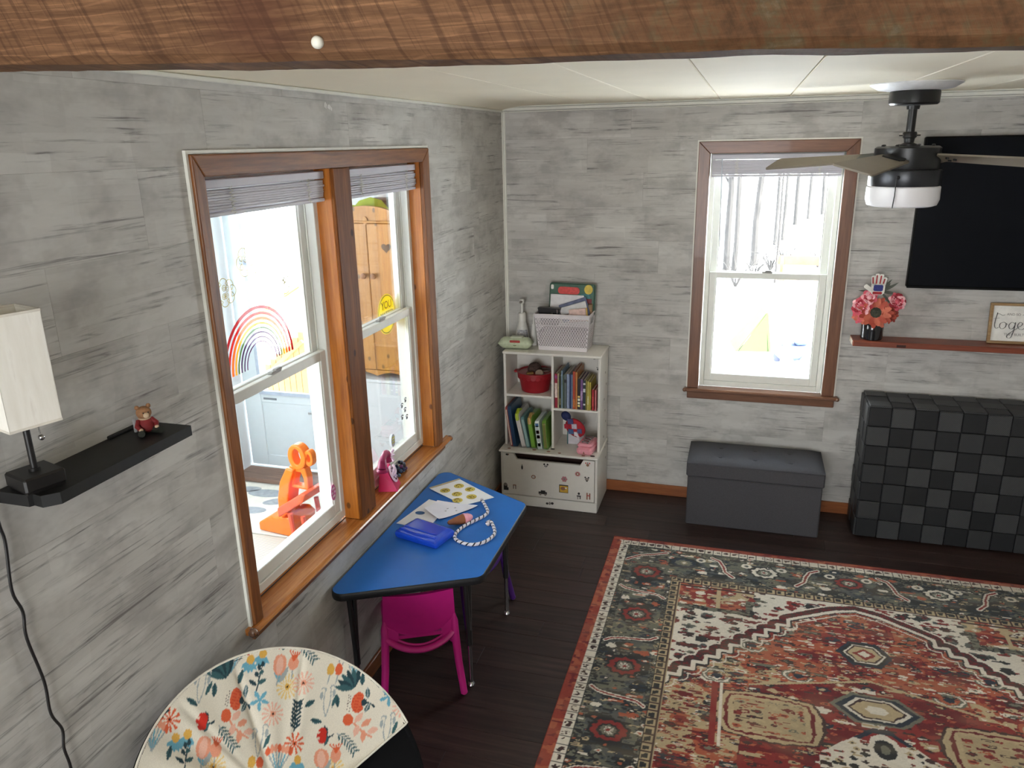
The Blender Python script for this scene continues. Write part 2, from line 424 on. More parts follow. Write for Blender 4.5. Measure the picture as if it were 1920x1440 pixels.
# dark laminate floor
floor = tag(ob('floor', MB().box((0, YR, -.1), (RW, 0, -.007)), plain('floor_underlay', c(24, 18, 17), .9)), 'dark brown laminate plank floor', 'floor', kind='structure')
rg = random.Random(21)
y = 0.0; k = 0
while y > -4.7:
    x = -rg.random()*1.0
    while x < RW:
        a, b = max(0, x), min(RW, x+1.2); x += 1.2
        if b-a > .03:
            ob('plank', MB().box((0, 0, -.007), (b-a-.0012, .1238, 0), .0009), FLOORM, floor, (a, y-.125, 0))
    y -= .125
# ceiling boards run away from the viewer
ceiling = tag(ob('ceiling', MB().box((0, YR, H+.008), (RW, 0, H+.1)), plain('ceiling_gap', c(150, 142, 126), .9)), 'cream ceiling boards with narrow joints', 'ceiling', kind='structure')
xs = [0.0, .165, .50, .86, 1.215, 1.565, 1.985, 2.40, 2.78, 3.16, 3.54, 3.92, RW]
for a, b in zip(xs[:-1], xs[1:]):
    ob('board', MB().box((a+.0014, YR, H), (b-.0014, 0, H+.012), .003), CEILM, ceiling)
# white trims: crown strips, corner strip; brown baseboards
tr1 = tag(ob('trim_1', MB().box((0, -.010, 2.300), (RW, -.0003, 2.306), .002).box((0, -.014, 2.308), (RW, -.0003, 2.326), .003).box((0, -.020, 2.327), (RW, -.0003, H), .002), WHITE), 'white beaded moulding along the top of the back wall', 'moulding', kind='structure')
tag(ob('trim_2', MB().box((.0003, -4.6, 2.300), (.010, -.02, 2.312), .002), WHITE), 'thin white strip along the top of the left wall', 'moulding', kind='structure')
cv = [(.002, 2.3125)]+[(.002+.175*t, 2.3125+(H-2.3125)*math.sin(t*PI/2)**.8) for t in np.linspace(.05, 1, 12)]+[(.177, H+.004), (.002, H+.004)]
tag(ob('trim_4', MB().prism([(x, -z) for x, z in cv][::-1], .0005, YR*-1-.01, Matrix(((1, 0, 0, 0), (0, 0, -1, 0), (0, -1, 0, 0), (0, 0, 0, 1))), True), CEILM), 'cream coved edge where the ceiling bends down to the left wall', 'moulding', kind='structure')
tag(ob('trim_3', MB().prism([(0, 0), (.018, 0), (.015, -.005), (.005, -.005), (.005, -.015), (0, -.018)], .06, 2.305), WHITE), 'narrow white strip in the corner of the two walls', 'moulding', kind='structure')
bb = tag(ob('baseboard_back', MB().box((0, -.014, 0), (RW, -.0005, .07), .003), BASEM), 'orange brown wooden baseboard along the back wall', 'baseboard', kind='structure')
tag(ob('baseboard_left', MB().box((.0005, -4.6, 0), (.014, -.015, .07), .003), wood('baseboard_wood_y', c(120, 66, 32), c(146, 84, 44), c(166, 100, 56), 1, .35)), 'orange brown wooden baseboard along the left wall', 'baseboard', kind='structure')

# hewn timber beam across the top of the view
def beam():
    kx = [-.02, .70, .965, 1.21, 1.385, 1.555, 2.2, 4.42]; fz = [2.226, 2.2095, 2.199, 2.1915, 2.188, 2.1825, 2.170, 2.13]; bz = [2.220, 2.206, 2.1965, 2.190, 2.1875, 2.1835, 2.172, 2.13]
    n = 340; m = MB(); rr = np.random.default_rng(3)
    xs = np.linspace(-.005, RW+.01, n); w = np.convolve(rr.normal(0, 1, n+20), np.ones(9)/9, 'same')[:n]*.0014; w2 = np.convolve(rr.normal(0, 1, n+20), np.ones(5)/5, 'same')[:n]*.0012
    vs = []; 
    for i, x in enumerate(xs):
        f = np.interp(x, kx, fz)+w[i]; b = np.interp(x, kx, bz)+w2[i]
        prof = [(-3.9, H), (-3.9+w2[i], f+.035), (-3.9, f+.007), (-3.893, f), (-3.865, (f+b)/2+w[i]*.4), (-3.853, b), (-3.848, b+.006), (-3.848, H)]
        vs += [(float(x), p, float(q)) for p, q in prof]
    k = 8; fs = [(i*k+j, i*k+(j+1) % k, (i+1)*k+(j+1) % k, (i+1)*k+j) for i in range(n-1) for j in range(k)]
    fs += [tuple(range(k)), tuple((n-1)*k+j for j in range(k))]
    m._add(vs, fs, True)
    return m
bm_ = tag(ob('ceiling_beam', beam(), beam_mat()), 'rough sawn brown timber beam under the ceiling with a white screw cap', 'beam', kind='structure')
ob('screw_cap', MB().lathe([(.0050, 0), (.0050, .003), (.0036, .005), (.001, .006)], 20, TR(1.045, -3.9005, 2.210) @ RX(PI/2)), plain('cap_plastic', c(222, 220, 208), .4), bm_)
# ---------------------------------------------------------------- windows
def wob(name, mb, mat, parent):
    """a child whose mesh is given in room coordinates"""
    o = ob(name, mb, mat, parent)
    if parent.parent is None: o.matrix_parent_inverse = (Matrix.Translation(parent.location) @ parent.rotation_euler.to_matrix().to_4x4()).inverted()
    return o
STRING = plain('blind_string', c(216, 214, 206), .7)
def bar(axis):
    """box builder for windows: axis 'y' runs along the left wall, 'x' along the back wall; d is depth out of the room"""
    def f(mb, a, b, d0, d1, z0, z1, ch=.002):
        if axis == 'y': return mb.box((-d0, a, z0), (-d1, b, z1), ch)
        return mb.box((a, d0, z0), (b, d1, z1), ch)
    return f
def blind(parent, B, a0, a1, d, ztop, zbot, nsl, sag=.004):
    """a raised venetian blind; parts hang under the window"""
    wob('headrail', B(MB(), a0, a1, d-.016, d+.016, ztop-.026, ztop, .003), BLINDM, parent)
    zs = np.linspace(ztop-.034, zbot+.018, nsl); rr = random.Random(int(a0*100)+7)
    for i, z in enumerate(zs):
        off = rr.uniform(-.004, .004)
        s = B(MB(), a0+.003, a1-.003, d-.0135+off, d+.0135+off, z-.0036, z+.0036, .0020)
        s.v = [(p[0], p[1], p[2]+rr.uniform(-.0006, .0006)) for p in s.v]
        wob('slat', s, BLINDM, parent)
    wob('bottom_rail', B(MB(), a0+.002, a1-.002, d-.014, d+.014, zbot, zbot+.012, .003), BLINDM, parent)
    for f in (.2, .83):
        y = a0+(a1-a0)*f; pts = []
        for k in range(26):
            t = k/25; a = y+.010*math.sin(k*1.9)+.004*math.sin(k*5.1); z = ztop-.022-(ztop-zbot-.026)*t
            pts.append((-(d-.019-.003*math.cos(k*2.3)), a, z) if B is BY else (a, d-.019-.003*math.cos(k*2.3), z))
        wob('ladder_string', MB().tube(pts, .0016, 5), STRING, parent)
BY = bar('y'); BX = bar('x')
def sash_pair(parent, B, a0, a1, z0, zm, z1, d, latch=True):
    """vinyl frame with a lower (inner) and an upper (outer) sash; d = depth of the inner face"""
    fr = MB(); fw = .026
    for p, q in ((a0, a0+fw), (a1-fw, a1)):
        B(fr, p, q, d-.006, d+.085, z0, z1)
        B(fr, *((q, q+.006) if p == a0 else (p-.006, p)), d+.0245, d+.0305, z0+.0325, z1-.0305, .001)
    B(fr, a0+fw, a1-fw, d-.006, d+.085, z0, z0+.032); B(fr, a0+fw, a1-fw, d-.006, d+.085, z1-.03, z1)
    wob('vinyl_frame', fr, VINYL, parent)
    s0, s1 = a0+fw+.001, a1-fw-.001; st = .036
    out = []
    for nm, p, q, dd in (('lower_sash', z0+.033, zm+.018, d), ('upper_sash', zm-.016, z1-.031, d+.032)):
        m = MB()
        B(m, s0, s0+st, dd, dd+.024, p, q); B(m, s1-st, s1, dd, dd+.024, p, q)
        B(m, s0+st, s1-st, dd, dd+.024, p, p+(.044 if nm == 'lower_sash' else .034)); B(m, s0+st, s1-st, dd, dd+.024, q-.034, q)
        # glazing bead
        for (x, y) in ((s0+st, s0+st+.006), (s1-st-.006, s1-st)): B(m, x, y, dd+.005, dd+.019, p+.03, q-.03, .001)
        o = wob(nm, m, VINYL, parent)
        wob('pane', B(MB(), s0+st-.002, s1-st+.002, dd+.011, dd+.013, p+.03, q-.03, 0), GLASS, o); out.append(o)
    if latch:
        cy = (a0+a1)/2+.0; L = MB(); B(L, cy-.028, cy+.028, d+.002, d+.022, zm+.018, zm+.026); B(L, cy-.012, cy+.022, d-.004, d+.012, zm+.026, zm+.034)
        wob('latch', L, plain('latch_grey', c(150, 148, 142), .4), out[0])
    return out

# left double window
w1 = thing('window_1', 'double sash window in brown and amber wood frame on the left wall', 'window', (0, -1.95, .70), kind='structure')
yo0, yi0, yi1, yo1 = -2.772, -2.728, -1.258, -1.182; zt0, zt1 = 2.060, 2.118
pz = [[(0, yo0, zt1), (0, yi0, zt0), (0, yi0, .72), (0, yo0, .72)], [(0, yi1, zt0), (0, yo1, zt1), (0, yo1, .72), (0, yi1, .72)], [(0, yo0, zt1), (0, yo1, zt1), (0, yi1, zt0), (0, yi0, zt0)]]
for q, mt in zip(pz, (CASE[2], CASE[2], CASE[1])):
    m = MB(); vs = [(.0005, y, z) for _, y, z in q]+[(.019, y, z) for _, y, z in q]
    m._add(vs, [(3, 2, 1, 0), (4, 5, 6, 7)]+[(i, (i+1) % 4, 4+(i+1) % 4, 4+i) for i in range(4)]); 
    o = wob('casing', m, mt, w1); bv = o.modifiers.new('b', 'BEVEL'); bv.width = .004; bv.segments = 2
m = MB(); m.box((.0003, yo0-.010, .70), (.010, yo0-.001, zt1+.010)).box((.0003, yo1+.001, .74), (.010, yo1+.010, zt1+.010)).box((.0003, yo0-.001, zt1+.001), (.010, yo1+.001, zt1+.010))
wob('edge_strip', m, WHITE, w1)
for a, b in ((-2.052, -1.928),):
    wob('mullion_post', MB().box((.004, a, .722), (.018, b, zt0), .003), wood('post_brown', c(84, 46, 20), c(112, 64, 28), c(140, 86, 40), 2, .5, knots=True, spec=.12, var=.08), w1)
    wob('mullion_jamb', MB().box((-.060, a+.002, .722), (.0035, a+.052, 2.07), .002), PINE[2], w1)
    wob('mullion_jamb', MB().box((-.060, b-.052, .722), (.0035, b-.002, 2.07), .002), PINE[2], w1)
wob('jamb', MB().box((-.060, yi1, .722), (.0003, yi1+.012, 2.075)), PINE[2], w1)
wob('jamb', MB().box((-.060, yi0-.012, .722), (.0003, yi0, 2.075)), PINE[2], w1)
wob('head_jamb', MB().box((-.060, yi0, 2.062), (.0003, yi1, 2.074)), PINE[1], w1)
sl = MB().prism([(-.075, .700), (.024, .700), (.034, .704), (.037, .709), (.034, .715), (.024, .7195), (-.075, .7205)], -2.800, -1.095, Matrix(((1, 0, 0, 0), (0, 0, 1, 0), (0, 1, 0, 0), (0, 0, 0, 1))))
o = wob('sill', sl, SILLM, w1)
wob('apron', MB().prism([(.0005, .668), (.010, .668), (.016, .675), (.016, .6995), (.0005, .6995)], -2.772, -1.15, Matrix(((1, 0, 0, 0), (0, 0, 1, 0), (0, 1, 0, 0), (0, 0, 0, 1)))), CASE[1], w1)
wob('gap_backing', MB().box((-.062, yi0-.006, .700), (-.0585, yi1+.006, .722)), plain('gap_dark', c(40, 34, 30), .9), w1)
sash_pair(w1, BY, -2.727, -2.053, .735, 1.402, 2.06, .060)
sash_pair(w1, BY, -1.927, -1.259, .735, 1.402, 2.06, .060)
blind(w1, BY, -2.716, -2.058, .030, 2.052, 1.950, 8)
blind(w1, BY, -1.922, -1.264, .030, 2.052, 1.945, 8)

GUARD = plain('clear_guard', c(120, 84, 62), .06, spec=.8, coat=1.0)
for p in ((.022, -2.792, .708), (.022, -1.102, .708)): wob('corner_guard', MB().ball(p, .017, 14, 8, (1, .8, .9)), GUARD, w1)
# back window
w2 = thing('window_2', 'single sash window with red brown wooden casing on the back wall', 'window', (1.525, 0, .70), kind='structure')
xo0, xi0, xi1, xo1 = 1.120, 1.182, 1.868, 1.932
for q, ax in (([(xo0, zt1), (xi0, 2.055), (xi0, .722), (xo0, .722)], 2), ([(xi1, 2.055), (xo1, zt1), (xo1, .722), (xi1, .722)], 2), ([(xo0, zt1), (xo1, zt1), (xi1, 2.055), (xi0, 2.055)], 0)):
    m = MB(); vs = [(x, -.0005, z) for x, z in q]+[(x, -.018, z) for x, z in q]
    m._add(vs, [(3, 2, 1, 0), (4, 5, 6, 7)]+[(i, (i+1) % 4, 4+(i+1) % 4, 4+i) for i in range(4)])
    o = wob('casing', m, BROWN[ax], w2); bv = o.modifiers.new('b', 'BEVEL'); bv.width = .003; bv.segments = 2
m = MB(); m.box((xo0-.008, -.008, .72), (xo0-.0008, -.0003, zt1+.008)).box((xo1+.0008, -.008, .70), (xo1+.008, -.0003, zt1+.008)).box((xo0-.0008, -.008, zt1+.0008), (xo1+.0008, -.0003, zt1+.008))
wob('edge_strip', m, WHITE, w2)
for a, b in ((xi0-.011, xi0), (xi1, xi1+.011)): wob('jamb', MB().box((a, -.0003, .722), (b, .06, 2.06)), VINYL, w2)
wob('head_jamb', MB().box((xi0, -.0003, 2.056), (xi1, .06, 2.066)), VINYL, w2)
wob('sill', MB().box((1.100, -.040, .700), (1.958, .045, .7215), .006), BROWN[0], w2)
wob('apron', MB().box((1.120, -.018, .655), (1.938, -.0005, .6995), .004), BROWN[0], w2)
for p in ((1.106, -.036, .711), (1.952, -.036, .711)): wob('corner_guard', MB().ball(p, .012, 12, 8), GUARD, w2)
sash_pair(w2, BX, 1.184, 1.866, .723, 1.385, 2.055, .045)
blind(w2, BX, 1.190, 1.860, .022, 2.050, 1.930, 12)
wob('tilt_wand', MB().cyl((1.245, .0, 2.03), (1.262, .0, 1.42), .003, n=6), plain('clear_wand', c(206, 214, 222), .2), w2)

def film(name, col):
    t = NT(name); tl = t.add('ShaderNodeBsdfTranslucent'); n = t.noise(t.coords((1, 1, 1)), 20, 2)
    t.lk(t.ramp(n, [(.3, tuple(x*.94 for x in col[:3])+(1,)), (.7, col)]), tl.inputs['Color']); mx = t.add('ShaderNodeMixShader'); mx.inputs[0].default_value = .6
    t.fin(col, .5); t.lk(t.b.outputs[0], mx.inputs[1]); t.lk(tl.outputs[0], mx.inputs[2]); t.lk(mx.outputs[0], t.out.inputs['Surface']); return t.m
# decals stuck on the left window panes (outer face of the outer sash glass)
GX = -.107
def decal(name, label, cat, y, z, x=GX, group=None): return thing(name, label, cat, (x, y, z), group=group)
MZ = Matrix(((0, 0, 1, 0), (1, 0, 0, 0), (0, 1, 0, 0), (0, 0, 0, 1)))     # outline (y, z) extruded along x
rb = decal('rainbow_decal', 'red orange yellow green purple rainbow decal on the left pane', 'decal', -2.405, 1.452)
for k, (col, r0, r1) in enumerate([((196, 40, 44), .182, .193), ((214, 62, 40), .163, .173), ((238, 150, 40), .146, .156), ((244, 196, 70), .131, .139), ((112, 150, 60), .117, .123), ((116, 70, 120), .103, .109), ((120, 76, 130), .088, .093), ((130, 80, 130), .074, .078)]):
    n = 40; O = [(r1*math.cos(PI*i/n)*1.0, r1*math.sin(PI*i/n)*1.0) for i in range(n+1)]; I = [(r0*math.cos(PI*i/n), r0*math.sin(PI*i/n)) for i in range(n, -1, -1)]
    ob('stripe', MB().prism(O+I, -.0004, .0004, MZ), film('decal_%d' % k, c(*col)), rb)
DLINE = plain('decal_ochre', c(196, 178, 110), .6); DPINK = plain('decal_pink', c(214, 120, 176), .5)
for i, (y, z, s, lab) in enumerate([(-2.400, 1.790, 1.0, 'scribbled cloud decal high on the left pane, in the middle'), (-2.548, 1.715, .8, 'scribbled cloud decal on the left pane beside the wooden casing'), (-2.248, 1.690, .85, 'faint scribbled cloud decal on the left pane near the centre post')]):
    d = decal('cloud_decal', lab, 'decal', y, z, group='cloud decals on the left pane')
    pts = []; rr = random.Random(i)
    for t in range(8):
        a = 2*PI*t/8; cx, cy = .048*math.cos(a)*s, .032*math.sin(a)*s
        for q in range(13):
            b = a-1.9+3.8*q/12; pts.append((0, cx+.024*s*math.cos(b), cy+.022*s*math.sin(b)))
    ob('outline', MB().tube(pts, .0013, 4, closed=True), DLINE, d)
    for t in range(4):
        a = rr.random()*6; cx, cy, R = .03*math.cos(a)*s, .016*math.sin(a)*s, .014*s
        ob('curl', MB().tube([(0, cx+R*(1-q/26)*math.cos(q*.55), cy+R*(1-q/26)*math.sin(q*.55)) for q in range(22)], .0011, 4), DLINE, d)
# yellow round decal on the storm glass behind the right sashes
yd = decal('round_decal', 'yellow round decal with black lettering on the right window', 'decal', -1.368, 1.398, -.150)
ob('disc', MB().prism(circ(.092, 40), -.0006, .0006, MZ), film('decal_yellow', c(255, 238, 60)), yd)
ob('rim', MB().ring(circ(.088, 40), circ(.0840, 40), .0006, .0012, MZ), plain('decal_black', c(40, 36, 20), .5), yd)
def text(body, size, mat, parent, loc, rot, name='lettering', extrude=.0003, align='CENTER', shear=0):
    cu = bpy.data.curves.new(name, 'FONT'); cu.body = body; cu.size = size; cu.extrude = extrude; cu.align_x = align; cu.align_y = 'CENTER'; cu.shear = shear
    tmp = bpy.data.objects.new('tmp', cu); COL.objects.link(tmp)
    me = bpy.data.meshes.new_from_object(tmp.evaluated_get(bpy.context.evaluated_depsgraph_get()))
    bpy.data.objects.remove(tmp); me.name = name; me.materials.clear(); me.materials.append(mat)
    o = bpy.data.objects.new(name, me); COL.objects.link(o); o.parent = parent; o.location = loc; o.rotation_euler = rot
    return o
RLEFT = (PI/2, 0, PI/2)
text('YOU', .05, _mc['decal_black'], yd, (.0010, .0, .042), RLEFT); text('MATTER', .036, _mc['decal_black'], yd, (.0010, 0, 0), RLEFT)
ob('smile', MB().tube([(.0012, .042*math.cos(a), -.022+.03*math.sin(a)) for a in np.linspace(PI+.5, 2*PI-.5, 14)], .0035, 5), _mc['decal_black'], yd)
d = decal('sticker', 'pink oval flower sticker on the lower right corner of the left pane', 'sticker', -2.128, .868, -.054)
ob('disc', MB().prism(circ(.018, 24, sy=1.8), -.0005, .0005, MZ), DPINK, d)
for k in range(6): ob('petal', MB().prism(circ(.005, 10, .010*math.cos(k*1.05), .018*math.sin(k*1.05)), .0005, .001, MZ), plain('decal_pale', c(246, 226, 240), .5), d)
d = decal('sticker', 'grey and yellow oval sticker low on the right pane', 'sticker', -1.56, .862, -.068)
ob('disc', MB().prism(circ(.020, 24, sy=1.5), -.0005, .0005, MZ), plain('decal_grey', c(206, 206, 214), .5), d)
for k in range(3): ob('stripe', MB().box((.0006, -.013, -.012+.012*k), (.001, .013, -.007+.012*k)), plain('decal_lime', c(222, 214, 60), .5), d)
for (y, z), w_ in zip(((-1.445, .985), (-1.415, .955), (-1.405, 1.0), (-1.45, .93), (-1.40, .915)), ('left one of the upper pair', 'middle one', 'topmost', 'lower left one', 'lowest')):
    d = decal('paw_decal', 'grey paw print decal on right pane, '+w_+' of five', 'decal', y, z, -.068, 'paw print decals')
    m = MB().prism(circ(.009, 14, sy=.8), -.0004, .0004, MZ)
    for k in range(4): m.prism(circ(.0035, 8, -.010+.0068*k, .010+.004*(k in (1, 2))), -.0004, .0004, MZ)
    ob('print', m, plain('decal_slate', c(120, 122, 128), .6), d)
# ---------------------------------------------------------------- patterned rug
RUGC = dict(red=c(140, 46, 40), rust=c(176, 92, 62), dark=c(48, 48, 46), sage=c(116, 114, 98), cream=c(222, 212, 194), tan=c(188, 166, 128), navy=c(46, 54, 64), wine=c(112, 32, 34), brown=c(70, 48, 44), border=c(150, 58, 42), slate=c(84, 88, 84))
RUGC = {k: np.array(v[:3]) for k, v in RUGC.items()}
def vnoise(x, y, seed):
    """smooth value noise on arrays"""
    xi = np.floor(x).astype(np.int64); yi = np.floor(y).astype(np.int64); fx = x-xi; fy = y-yi
    def h(a, b):
        n = (a*374761393+b*668265263+seed*974711) & 0x7fffffff; n = ((n ^ (n >> 13))*1274126177) & 0x7fffffff
        return ((n ^ (n >> 16)) & 0xffff)/65535.0
    sx = fx*fx*(3-2*fx); sy = fy*fy*(3-2*fy)
    return (h(xi, yi)*(1-sx)+h(xi+1, yi)*sx)*(1-sy)+(h(xi, yi+1)*(1-sx)+h(xi+1, yi+1)*sx)*sy
def rug_colors(wx, wy):
    X = wx-2.0; ax = np.abs(X); y = wy; N = len(wx); out = np.zeros((N, 3))
    CY = -2.15; ym = np.where(y < CY, 2*CY-y, y)                    # the far half mirrors the near half
    dx = 1.2-ax; dy = -.625-ym; d = np.minimum(dx, dy)
    jx = .010*(vnoise(wx*60, wy*60, 1)-.5); jy = .010*(vnoise(wx*60, wy*60, 2)-.5)
    n1 = vnoise(wx*46, wy*90, 3); n2 = vnoise(wx*95, wy*150, 4); n3 = vnoise(wx*11, wy*15, 5); n4 = vnoise(wx*26, wy*48, 6)
    def put(mask, col): out[mask] = RUGC[col] if isinstance(col, str) else col
    def flecks(mask, seed, cell, cols, thr=.5, ex=1.5):
        """small woven motifs scattered on a jittered grid"""
        cx, cy = cell*ex, cell
        for layer in range(2):
            gx = (wx+.013*layer)/cx; gy = (wy+.021*layer)/cy; ix = np.floor(gx); iy = np.floor(gy)
            def hh(k): return vnoise(ix*1.0+.001, iy*1.0+.001, seed*17+k+layer*5)
            px = gx-ix-.5+(hh(1)-.5)*.5; py = gy-iy-.5+(hh(2)-.5)*.4
            sh = hh(3); sz = .18+.24*hh(4)
            r = np.where(sh < .35, np.abs(px)+np.abs(py)*1.2, np.where(sh < .7, np.hypot(px, py*1.25), np.maximum(np.abs(px)*.6, np.abs(py)*2.0)))
            r = r+.22*(n2-.5)
            on = mask & (r < sz) & (hh(5) < thr)
            pick = np.minimum((hh(6)*len(cols)).astype(int), len(cols)-1)
            for k, cn in enumerate(cols): put(on & (pick == k), cn)
            core = on & (r < sz*.42); put(core, cols[(seed+layer) % len(cols)])
    # outer red border
    put(np.ones(N, bool), 'border'); put((n4 > .62), RUGC['rust']*.95); put((n1 < .25), RUGC['wine']*1.1)
    ob_w = np.where(dx < dy, .046, .032)
    band = d > ob_w
    # cream guard with dark hooks
    put(band, 'cream'); along = np.where(dx < dy, y, X); t = (along/.044) % 1; dd = (d-ob_w)/.044
    g = band & (d < ob_w+.044); put(g & (np.abs(t-.5) < .30+.25*(n1-.5)) & (np.abs(dd-.5+.5*(n2-.5)) < .20) & (n4 > .3), 'brown'); put(g & (np.abs(t-.02) < .06), 'dark')
    put(band & (np.abs(d-ob_w-.046) < .003), 'dark')
    # main border
    mb_ = d > ob_w+.049; put(mb_, 'slate'); put(mb_ & (n3 > .5), RUGC['sage']*.85); put(mb_ & (n3 < .34), 'dark')
    edge = mb_ & ((d < .128) | (d > .325)); put(edge, 'dark'); put(edge & (n2 > .64), 'sage')
    core = mb_ & (d < .345)
    flecks(core, 11, .030, ['dark', 'sage', 'dark', 'tan', 'slate', 'navy'], .85)
    flecks(core, 31, .044, ['navy', 'cream', 'rust', 'dark', 'sage', 'dark'], .4)
    def ros(cx, cy, ra, kind, asp=.82):
        ddx = (wx-cx)+jx; ddy = (wy-cy)/asp+jy; r = np.hypot(ddx, ddy); an = np.arctan2(ddy, ddx); R = r*(1+.07*np.cos(an*10))
        rg_, mid, inn = {'red': ('red', 'dark', 'cream'), 'white': ('cream', 'dark', 'cream'), 'dark': ('navy', 'sage', 'tan')}[kind]
        put(core & (R < ra*1.22), 'dark'); put(core & (R < ra), rg_); put(core & (R < ra*.66), mid)
        put(core & (R < ra*.50), 'sage'); put(core & (R < ra*.34) & (np.cos(an*8) > -.1), inn); put(core & (R < ra*.14), 'red' if kind != 'dark' else 'cream')
    def scroll(pts, w=.012):
        P = np.array(pts); best = np.full(N, 9.0)
        for a, b in zip(P[:-1], P[1:]):
            v = b-a; L2 = (v**2).sum(); tt = np.clip(((wx-a[0])*v[0]+(wy-a[1])*v[1])/L2, 0, 1)
            best = np.minimum(best, np.hypot(wx-a[0]-tt*v[0], wy-a[1]-tt*v[1]))
        best = best+jx*.3
        put(core & (best < w), 'cream'); put(core & (best < w*.42), 'red'); put(core & (best > w) & (best < w*1.5), 'dark')
    for sgn in (-1, 1):
        sx_ = 2.0+sgn*.98
        for k in range(-8, 2):
            cy = -.958-.39*(-k) if False else -.958+.39*k
            if cy > -.9 or cy < -3.4: continue
            ros(sx_, cy, .066, 'red')
            for e in (-1, 1):
                put(core & (np.hypot((wx-sx_-e*.075)/.020, (wy-cy-.17*(.6 if e > 0 else .75))/.016) < 1+n2-.5), 'rust' if e > 0 else 'cream')
                put(core & (np.hypot((wx-sx_-e*.06)/.016, (wy-cy+.115)/.013) < 1+n2-.5), 'navy')
            s2 = 1 if k % 2 else -1
            scroll([(sx_-sgn*.11*-1*e_, cy-.195+z_*s2) for e_, z_ in ((-1, .034), (-.75, .012), (-.4, .004), (0, .0), (.4, -.006), (.75, -.016), (1, -.036))], .010)
    for yy in (-.825, 2*CY+.825):
        sg = 1 if yy > CY else -1
        for k in range(-2, 3): ros(2.0+.402*k, yy, .062, 'red' if k == 0 else ('white' if abs(k) == 1 else 'dark'), .72)
        for k in (-1.5, -.5, .5, 1.5):
            cx = 2.0+.402*k; s2 = 1 if k in (-1.5, .5) else -1
            scroll([(cx-.06*s2, yy+.085*sg), (cx-.02*s2, yy+.06*sg), (cx, yy+.01*sg), (cx+.01*s2, yy-.04*sg), (cx+.05*s2, yy-.085*sg)])
            for e in (-1, 1): put(core & (np.abs(np.hypot((wx-cx-e*.115), (wy-yy-.045*sg)/.8)-.019) < .007), 'cream')
    for sgn in (-1, 1): scroll([(2.0+sgn*1.10, -.86), (2.0+sgn*1.03, -.80), (2.0+sgn*.96, -.775), (2.0+sgn*.90, -.745)])
    # inner guard
    ig = d > .345; put(ig, 'tan'); put(ig & (n3 > .55), RUGC['tan']*.85)
    dd = (d-.345)/.045; put(ig & (np.abs(t-.5) < .26+.3*(n1-.5)) & (np.abs(dd-.5) < .26) & (d < .39), 'dark'); put(ig & (np.abs(t-.05) < .07) & (d < .39), 'brown')
    put(ig & (d < .352), 'dark'); put(ig & (np.abs(d-.392) < .004), 'brown')
    # field
    fl = d > .397; q = -ym
    put(fl, 'cream')
    flecks(fl, 5, .078, ['dark', 'red', 'brown', 'dark', 'slate', 'wine'], .75, 1.2)
    flecks(fl, 6, .034, ['dark', 'sage', 'red', 'brown'], .28)
    # corner spandrels
    spx, spy = ax+jx*1.2, q+jy*1.2
    step = .04*np.floor((q-.95)/.06)
    sp = fl & (spx > .49-.04*np.clip(np.floor((1.16-q)/.05), 0, 1)) & (spy < 1.205)
    rim = fl & (spx > .455) & (spy < 1.238) & ~sp; put(rim, 'sage'); put(rim & (np.abs(n1-.5) < .16), 'dark')
    put(sp, 'rust'); put(sp & (n3 > .52), 'tan'); put(sp & (n4 > .60), 'red')
    flecks(sp, 7, .048, ['red', 'brown', 'cream', 'tan', 'wine', 'sage'], .9, 1.4)
    put(sp & (np.abs(ax-.615) < .009), 'tan'); put(sp & (np.abs(q-1.04) < .006), 'brown')
    # stepped medallion
    lim = np.where(ax < .3, 1.07+.49*ax, 1.217+1.04*(ax-.3))
    stp = np.where(ax < .28, lim, 1.217+.052*np.floor(1.04*(ax-.3)/.052+1))
    dist = q-stp+jx*.6
    seg = [(0, 1.07), (.10, 1.10), (.28, 1.205)]
    for k in range(11): seg += [(.30+.05*k, 1.217+.052*k), (.30+.05*k, 1.217+.052*(k+1))]
    seg = np.array(seg); sd = np.full(N, 9.0)
    for a_, b_ in zip(seg[:-1], seg[1:]):
        v_ = b_-a_; tt = np.clip(((ax-a_[0])*v_[0]+(q-a_[1])*v_[1])/max(1e-9, (v_**2).sum()), 0, 1); sd = np.minimum(sd, np.hypot(ax-a_[0]-tt*v_[0], q-a_[1]-tt*v_[1]))
    sd = sd+jx*.35; outr = fl & (dist < 0)
    put(outr & (sd < .052), 'cream'); put(outr & (sd < .043), 'brown'); put(outr & (sd < .043) & (n2 > .58), 'wine'); put(outr & (sd < .010), 'cream')
    md = fl & (dist > 0)
    put(md, 'red'); put(md & (n3 > .55), RUGC['rust']*.95); put(md & (n3 < .30), 'wine')
    put(md & (q > 1.50) & (ax > .25) & (n3 > .40), 'rust'); put(md & (q > 1.58) & (ax > .35) & (n3 > .52), 'tan')
    flecks(md, 8, .034, ['rust', 'wine', 'brown', 'tan', 'red', 'rust'], .95, 1.9)
    flecks(md, 9, .060, ['navy', 'cream', 'dark', 'sage', 'wine', 'brown'], .42, 1.7)
    flecks(md, 12, .020, ['cream', 'rust', 'wine', 'dark'], .30, 2.2)
    put(md & (sd < .008), 'cream'); put(md & (sd > .008) & (sd < .016), 'dark'); put(md & (sd > .030) & (sd < .036), 'cream')
    put(fl & ~md & (sd > .004) & (sd < .010), 'cream')
    def poly(mask, cx, cy, rx, ry, cols, n=6, rot=0):
        dx_ = (np.abs(X-cx) if cx == 0 else ax-cx)+jx*.7; dy_ = q-cy+jy*.7
        a = np.arctan2(dy_/ry, dx_/rx)+rot; r = np.hypot(dx_/rx, dy_/ry); e = r*np.cos(((a) % (2*PI/n))-PI/n)/math.cos(PI/n)*math.cos(PI/n)
        for rad, cn in cols: put(mask & (e < rad), cn)
